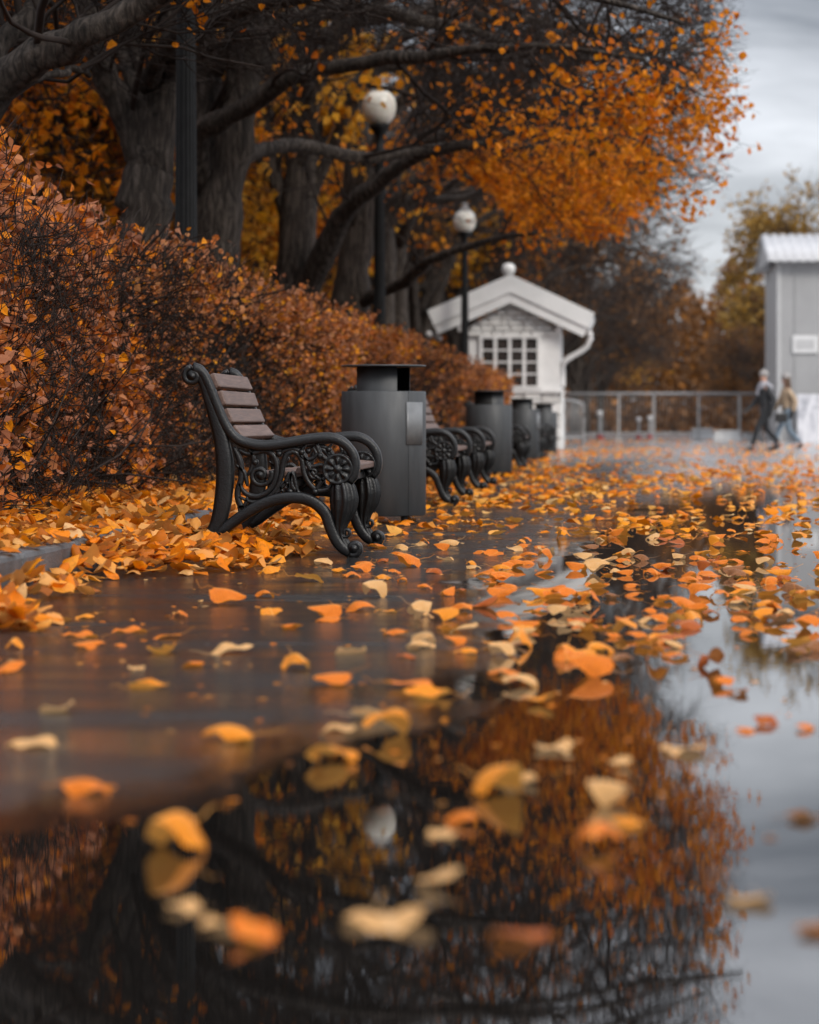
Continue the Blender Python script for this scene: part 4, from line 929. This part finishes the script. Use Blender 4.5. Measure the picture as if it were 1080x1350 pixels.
for k in (1, 2, 3): m.box((wx0 + (wx1 - wx0) * k / 4, -.03, (wz0 + wz1) / 2), (.07, .08, wz1 - wz0 - .004))
for k in (1, 2, 3):
    for c in range(4):
        m.box((wx0 + (wx1 - wx0) * (c + .5) / 4, -.026, wz0 + (wz1 - wz0) * k / 4), ((wx1 - wx0) / 4 - .074, .06, .034))
m.build('glazing_bars', M['white'], win)
m = MB(); m.box(((wx0 + wx1) / 2, -.004, (wz0 + wz1) / 2), (wx1 - wx0 - .06, .012, wz1 - wz0 - .01)); m.build('pane', M['pane'], win)
ap = (hx(675), hz(364)); le = (hx(566), hz(411)); re_ = (hx(784), hz(415))
def board(a, b_, w0, w1, y0, y1, mm):
    dx, dz = b_[0] - a[0], b_[1] - a[1]; Ln = math.hypot(dx, dz); nx, nz_ = dz / Ln, -dx / Ln
    if nz_ > 0: nx, nz_ = -nx, -nz_
    return [(a[0], a[1] - w0 / (abs(dx) / Ln)), (b_[0] + nx * w0, b_[1] + nz_ * w0), (b_[0] + nx * w1, b_[1] + nz_ * w1), (a[0], a[1] - w1 / (abs(dx) / Ln))]
rf = MB()
for e_ in (le, re_): rf.prism(board(ap, e_, .004, .06, 0, 0, 0), -.315, 3.5)
rfo = rf.build('roof', M['roof'], hut)
for e_, in ((le,), (re_,)):
    m = MB(); m.prism(board(ap, e_, -.02, .345, 0, 0, 0), -.40, -.32); m.prism(board(ap, e_, .348, .56, 0, 0, 0), -.35, -.27); m.prism(board(ap, e_, .063, .30, 0, 0, 0), -.25, 3.4); m.build('bargeboard', M['fascia'], rfo)
for x in (609, 738):
    m = MB(); m.box((hx(x), -.13, hz(432)), (.14, .24, .18)); m.build('corbel', M['white'], hut, bevel=.02)
m = MB(); m.tube([(hx(778), -.3, hz(441)), (hx(778), 3.3, hz(441))], .06, 10); m.tube([(hx(567), -.3, hz(440)), (hx(567), 3.3, hz(440))], .06, 10); m.build('gutter', M['white'], hut)
m = MB(); m.tube(spline([(hx(779), -.1, hz(438)), (hx(777), -.08, hz(450)), (hx(771), -.04, hz(460)), (hx(748), .02, hz(474)), (hx(742.5), .08, hz(481)), (hx(742), .3, hz(492)), (hx(742), .4, hz(510))], 30), .062, 10); m.build('downpipe', M['white'], hut)
m = MB(); m.lathe([(.10, -.12), (.09, -.02), (.07, .01), (.12, .05), (.15, .12), (.15, .19), (.12, .25), (.06, .28), (.01, .285)], 22, c=(ap[0] - .10, .9, ap[1] + .06)); m.build('ridge_ornament', M['stone'], rfo)
tag(hut, 'small white gabled hut with a paned window at the end of the hedge', 'hut')

# ------------------------------------------------------------------ grey metal building
D = 82.0; gb = empty('metal_building', W(5.14, D, 0), WALK)
ez, rz_ = 5.75, 6.75
m = MB(); m.box((5.0, 3.0, ez / 2), (10, 6.0, ez)); m.prism([(0, 0), (1, 0), (1, 1)], 0, .001) if False else None
m.build('wall', M['clad'], gb)
m = MB()
for k in range(9): m.box((.55 + k * 1.05, -.012, ez / 2), (.03, .03, ez - .02))
m.build('panel_seam', M['galv'], gb)
m = MB(); m.box((-.02, 3.0, ez / 2 - .01), (.05, 6.0, ez - .04)); m.box((.04, -.03, ez / 2 - .02), (.12, .07, ez - .05)); m.build('side_cladding', M['clad2'], gb, bevel=.01)
m = MB(); nx = 120; xs = np.linspace(-.35, 10.4, nx); wv = .035 * np.sin(xs * 22)
for (y0, z0, y1, z1) in ((-.45, ez - .02, 3.0, rz_), (6.45, ez - .02, 3.0, rz_)):
    V = np.concatenate([np.stack([xs, np.full(nx, y0), z0 + wv], -1), np.stack([xs, np.full(nx, y1), z1 + wv], -1)]); j = np.arange(nx - 1); m.add(V, np.stack([j, j + 1, j + nx + 1, j + nx], -1))
ro = m.build('roof', M['croof'], gb); sm_ = ro.modifiers.new('thick', 'SOLIDIFY'); sm_.thickness = .05
gbl = MB(); V = np.array([(-.3, -.3, ez - .02), (-.3, 6.3, ez - .02), (-.3, 3, rz_ - .06), (-.2, -.3, ez - .02), (-.2, 6.3, ez - .02), (-.2, 3, rz_ - .06)]); gbl.add(V, [np.array([[0, 2, 1], [3, 4, 5]]), np.array([[0, 1, 4, 3], [1, 2, 5, 4], [2, 0, 3, 5]])], 0, False); gbl.build('gable_end', M['clad2'], ro)
m = MB(); m.box((.87, -.05, HC + (555 - 454) * D / F), (.80, .04, .56)); sg = m.build('sign_plate', M['sign'], gb, bevel=.01)
m = MB(); m.box((.87, -.075, HC + (555 - 454) * D / F), (.56, .012, .30)); m.build('sign_field', M['clad2'], sg)
m = MB(); m.box((5.6, -.35, .75), (10, .04, 1.5)); m.build('banner', M['banner'], gb)
tag(gb, 'tall grey metal clad building with a white corrugated roof at the right edge', 'building')

# ------------------------------------------------------------------ barrier fences and small things in the distance
D = 86.0; fo = empty('barrier_fence', px(742, 581, D)); fb = np.array(px(742, 581, D)); fb[2] = 0; fo.location = tuple(fb)
zt = HC - (519 - YH) * D / F; W_ = (1003 - 742) * D / F
m = MB(); m.tube([(0, 0, zt), (W_, 0, zt)], .042, 8); m.tube([(0, 0, .25), (W_, 0, .25)], .02, 8); m.build('rail', M['galv'], fo)
for x in (742, 816, 862, 921, 975, 1003):
    m = MB(); xx = (x - 742) * D / F; m.box((xx, .0, zt / 2 - .03), (.075, .07, zt - .06)); m.box((xx, 0, .03), (.26, .6, .05)); m.build('post', M['galv'], fo)
m = MB()
for k in range(1, 60):
    m.tube([(k * W_ / 60, 0, .25), (k * W_ / 60, 0, zt)], .006, 4)
m.build('mesh_panel', M['galv'], fo)
tag(fo, 'long grey metal barrier fence with thin mesh, closing the walk beyond the hut', 'fence')
D = 70.0; cb = empty('crowd_barrier', px(744, 588, D)); fb = np.array(px(744, 588, D)); fb[2] = 0; cb.location = tuple(fb)
wd_, hh = .56, 1.22
m = MB(); m.tube(spline([(0, 0, .12), (0, 0, hh - .1), (.06, 0, hh), (wd_ - .12, .5, hh - .06), (wd_, .6, hh - .2), (wd_, .6, .12)], 40), .028, 8); m.tube([(0, 0, .2), (wd_, .6, .2)], .022, 8); m.build('frame', M['galv'], cb)
m = MB()
for k in range(1, 8): m.tube([(wd_ * k / 8, .6 * k / 8, .2), (wd_ * k / 8, .6 * k / 8, hh - .06)], .012, 6)
m.build('bars', M['galv'], cb)
for x in (0, wd_):
    m = MB(); m.tube([(x, x - .3, .02), (x, x, .13), (x, x + .3, .02)], .024, 6); m.build('foot', M['galv'], cb)
tag(cb, 'small crowd barrier of upright bars beside the right corner of the hut', 'barrier')
def marker(x, d, h_, lab, first=[None]):
    if first[0] is None:
        o = empty('marker_post', (0, 0, 0)); m = MB(); m.lathe([(.16, 0), (.16, .12), (.09, .2), (.085, .22)], 14); m.build('base', M['red'], o)
        m = MB(); m.lathe([(.085, .22), (.075, .9), (.06, 1.0)], 14); m.build('shaft', M['galv'], o)
        m = MB(); m.lathe([(.05, 1.0), (.12, 1.06), (.14, 1.15), (.10, 1.25), (.01, 1.28)], 14); m.build('cap', M['white'], o); first[0] = o
    else: o = copy_tree(first[0])
    o.location = ((x - 540) * d / F, d, 0); o.scale = (h_, h_, h_); tag(o, lab, 'post', 'marker posts behind the fence')
marker(791, 90, .8, 'grey marker post with white cap and red base, leftmost behind the fence')
marker(842, 93, .62, 'grey marker post with red base behind the middle of the fence')
marker(857, 95, .66, 'grey marker post with red base, right of the middle fence post')
for i, (x, d, w, h_, lab) in enumerate(((958, 84, .9, .30, 'white concrete block standing before the fence'), (926, 92, .8, .34, 'white concrete block behind the fence, left of the front one'), (990, 88, .6, .2, 'low white slab near the feet of the walking couple'))):
    m = MB(); m.prism([(-w / 2, 0), (w / 2, 0), (w / 2 - .06, h_), (-w / 2 + .06, h_)], -.2, .2); m.box((0, 0, h_ + .02), (w * .9, .46, .05))
    o = m.build('concrete_block', M['conc'], bevel=.02); o.location = ((x - 540) * d / F, d, 0); tag(o, lab, 'block', 'white concrete blocks by the fence')

# ------------------------------------------------------------------ people
def skin_obj(name, chains, mat, parent, sub=2, root=0):
    """chains of (point, radius); equal points are welded into one skeleton"""
    pts, rad, edges, idx = [], [], [], {}
    for ch in chains:
        prev = None
        for p, r in ch:
            k = tuple(round(c, 4) for c in p)
            if k not in idx: idx[k] = len(pts); pts.append(p); rad.append(r)
            i = idx[k]
            if prev is not None and prev != i: edges.append((prev, i))
            prev = i
    me = bpy.data.meshes.new(name); me.from_pydata([tuple(p) for p in pts], edges, [])
    bm = bmesh.new(); bm.from_mesh(me); bm.verts.layers.skin.verify(); bm.to_mesh(me); bm.free()
    for i, sv in enumerate(me.skin_vertices[0].data):
        r = rad[i]; sv.radius = r if isinstance(r, tuple) else (r, r); sv.use_root = (i == root)
    me.materials.append(mat); o = bpy.data.objects.new(name, me); COL.objects.link(o); o.parent = parent
    s = o.modifiers.new('skin', 'SKIN'); s.use_smooth_shade = True; s.branch_smoothing = .4
    s = o.modifiers.new('sub', 'SUBSURF'); s.levels = s.render_levels = sub
    return o
def person(name, loc, rz, mats, build=1.0, woman=False):
    """strolling towards local -x; y is to the walker's sides"""
    root = empty(name, loc, rz); ja, tr, hat, scarf = mats
    pel, wai, che, nek = (0, 0, .95), (-.01, 0, 1.12), (-.02, 0, 1.34), (-.02, 0, 1.47)
    hd = (-.035, 0, 1.60); sw = .165 if not woman else .15
    shs = {s: (-.02, s * sw, 1.38) for s in (-1, 1)}; hip = {s: (0, s * .09, .91) for s in (-1, 1)}
    kn = {-1: (-.22, -.09, .50), 1: (.06, .09, .49)}; an = {-1: (-.33, -.09, .085), 1: (.36, .09, .16)}; toe = {-1: (-.50, -.10, .045), 1: (.26, .10, .035)}
    el = {-1: (.13, -.22, 1.12), 1: (-.10, .22, 1.12)}; wr = {-1: (.06, -.23, .88), 1: (-.30, .21, .93)}
    body = [[(pel, .09), (wai, .09), (che, (.12, .09)), (nek, .055), ((-.03, 0, 1.53), .052), (hd, (.078, .09)), ((-.03, 0, 1.68), (.07, .08)), ((-.03, 0, 1.715), .04)], [(hd, (.078, .09)), ((-.125, 0, 1.585), .014)]]
    for s in (-1, 1):
        body.append([(che, (.12, .09)), (shs[s], .052), (el[s], .038), (wr[s], .024)])
        e = np.array(wr[s]); dv = e - np.array(el[s]); dv /= np.linalg.norm(dv); pm = e + dv * .075; body.append([(wr[s], .024), (tuple(pm), .025)])
        for k, (o_, ln) in enumerate(((-.030, .065), (-.010, .078), (.010, .073), (.029, .058))):
            b_ = pm + np.array([o_, 0, 0]) + dv * .02; c_ = b_ + dv * ln * .55 + [-.004, -s * .010, 0]; d_ = c_ + dv * ln * .45 + [-.004, -s * .022, 0]
            body.append([(tuple(pm), .025), (tuple(b_), .0085), (tuple(c_), .008), (tuple(d_), .007)])
        t_ = e + dv * .03 + np.array([-.034, 0, 0]); body.append([(wr[s], .024), (tuple(t_), .010), (tuple(t_ + dv * .04 + [-.018, 0, 0]), .008)])
        body.append([(pel, .09), (hip[s], .07), (kn[s], .048), (an[s], .034), (toe[s], .03)])
    skin_obj('body', body, M['skin'], root)
    for s in (-1, 1):
        e = np.array(wr[s]); dv = e - np.array(el[s]); dv /= np.linalg.norm(dv); pm = e + dv * .075
        gl = [[(tuple(e - dv * .07), .044), (wr[s], .044), (tuple(pm), .046)]]
        for k, (o_, ln) in enumerate(((-.030, .065), (-.010, .078), (.010, .073), (.029, .058))):
            b_ = pm + np.array([o_, 0, 0]) + dv * .02; c_ = b_ + dv * ln * .55 + [-.004, -s * .010, 0]; d_ = c_ + dv * ln * .45 + [-.004, -s * .022, 0]
            gl.append([(tuple(pm), .046), (tuple(b_), .0125), (tuple(c_), .0115), (tuple(d_), .010)])
        t_ = e + dv * .03 + np.array([-.034, 0, 0]); gl.append([(wr[s], .044), (tuple(t_), .0145), (tuple(t_ + dv * .04 + [-.018, 0, 0]), .0115)])
        skin_obj('glove', gl, M['bag'], root)
    jk = [[((0, 0, .82 if woman else .86), (.16, .15)), (wai, (.155, .14)), (che, (.175, .14)), ((-.02, 0, 1.43), (.10, .09)), ((-.025, 0, 1.475), (.07, .07))]]
    for s in (-1, 1): jk.append([(che, (.175, .14)), (shs[s], .082), (el[s], .066), (tuple(np.array(wr[s]) * .96 + np.array(el[s]) * .04), .05)])
    skin_obj('jacket', jk, ja, root)
    skin_obj('trousers', [[((0, 0, 1.04), .125), ((0, 0, .93), .135)]] + [[((0, 0, .93), .135), (hip[s], .108), (tuple((np.array(hip[s]) + np.array(kn[s])) / 2), .084), (kn[s], .066), (tuple((np.array(kn[s]) + np.array(an[s])) / 2), .058), (tuple(np.array(an[s]) + [0, 0, .03]), .046)] for s in (-1, 1)], tr, root)
    for s in (-1, 1):
        a, t_ = np.array(an[s]), np.array(toe[s]); hl = a + (a - t_) * .25 * np.array([1, 1, 0]) - [0, 0, .035]
        skin_obj('shoe', [[(tuple(a + [0, 0, .045]), .046), (tuple(a + [0, 0, -.02]), .046), (tuple((a + t_) / 2 - [0, 0, .01]), .042), (tuple(t_), .036)], [(tuple(a + [0, 0, -.02]), .046), (tuple(hl), .036)]], M['bag'], root)
    m = MB(); k = .100; m.lathe([(k * .98, 1.645), (k * 1.03, 1.655), (k * 1.03, 1.675), (k * .98, 1.685), (k * .92, 1.72), (k * .70, 1.755), (k * .35, 1.775), (.004, 1.78)], 24, c=(-.032, 0, 0))
    m.lathe([(.004, 1.77), (.022, 1.78), (.026, 1.795), (.016, 1.81), (.002, 1.812)], 12, c=(-.03, 0, 0)); m.build('hat', hat, root)
    if scarf:
        m = MB(); a = np.linspace(0, 2 * PI, 22); m.tube(np.stack([-.025 + .085 * np.cos(a), .085 * np.sin(a), 1.47 + .012 * np.sin(2 * a)], -1), .042, 10); m.tube(spline([(-.10, .03, 1.46), (-.15, .04, 1.36), (-.155, .05, 1.22)], 8), .035, 8); m.tube(spline([(.05, -.12, 1.44), (.085, -.06, 1.40), (.10, 0, 1.37), (.085, .06, 1.40), (.05, .12, 1.44)], 12), [.03, .05, .06, .066, .07, .07, .07, .07, .066, .06, .05, .03], 10)
        m.tube(spline([(-.06, .10, 1.45), (-.10, .06, 1.40), (-.13, 0, 1.38), (-.10, -.06, 1.40), (-.06, -.10, 1.45)], 10), .045, 8); m.build('scarf', scarf, root)
    m = MB(); 
    for s in (-1, 1):
        P = np.array([(-.117, s * .032, 1.615)]); m.lathe([(.0005, -.011), (.009, -.006), (.011, 0), (.009, .006), (.0005, .011)], 8, c=tuple(P[0]))
    m.build('eyes', M['bag'], root)
    m = MB(); m.tube(spline([(-.112, -.024, 1.552), (-.122, 0, 1.550), (-.112, .024, 1.552)], 6), .005, 6); m.build('mouth', M['red'], root)
    if woman:
        m = MB()
        for k in range(26):
            a = R(-105 + 210 * k / 25); x, y = -.03 + .092 * math.cos(a), .092 * math.sin(a)
            m.tube(spline([(x * .9, y * .9, 1.68), (x, y, 1.6), (x * 1.05 + .01, y * 1.05, 1.50), (x * 1.1 + .02, y * 1.05, 1.38)], 8), np.linspace(.018, .010, 8), 6)
        m.build('hair', M['hair'], root)
    return root
pm_ = person('person', ((1009 - 540) * 55 / F, 55, 0), R(12), (M['jacket'], M['denim_dark'], M['cap'], M['scarf'])); pm_.scale = (.98,) * 3
tag(pm_, 'walking person in a black jacket, grey scarf and pale hat, left of the pair', 'person', 'couple walking by the grey building')
pw = person('person', ((1038 - 540) * 55.4 / F, 55.4, 0), R(8), (M['fur'], M['jeans'], M['cap'], None), woman=True); pw.scale = (.95,) * 3
tag(pw, 'walking person in a beige fleece jacket and faded jeans, right of the pair', 'person', 'couple walking by the grey building')
ha = empty('handbag', ((1030 - 540) * 55.1 / F, 55.1, 0)); m = MB(); m.box((0, 0, .72), (.26, .10, .20)); m.build('pouch', M['bag'], ha, bevel=.03)
m = MB(); m.tube(spline([(-.11, 0, .81), (-.08, 0, .93), (0, 0, .98), (.08, 0, .93), (.11, 0, .81)], 16), .010, 6); m.build('handle', M['bag'], ha)
tag(ha, 'small black handbag carried between the two walking people', 'handbag')
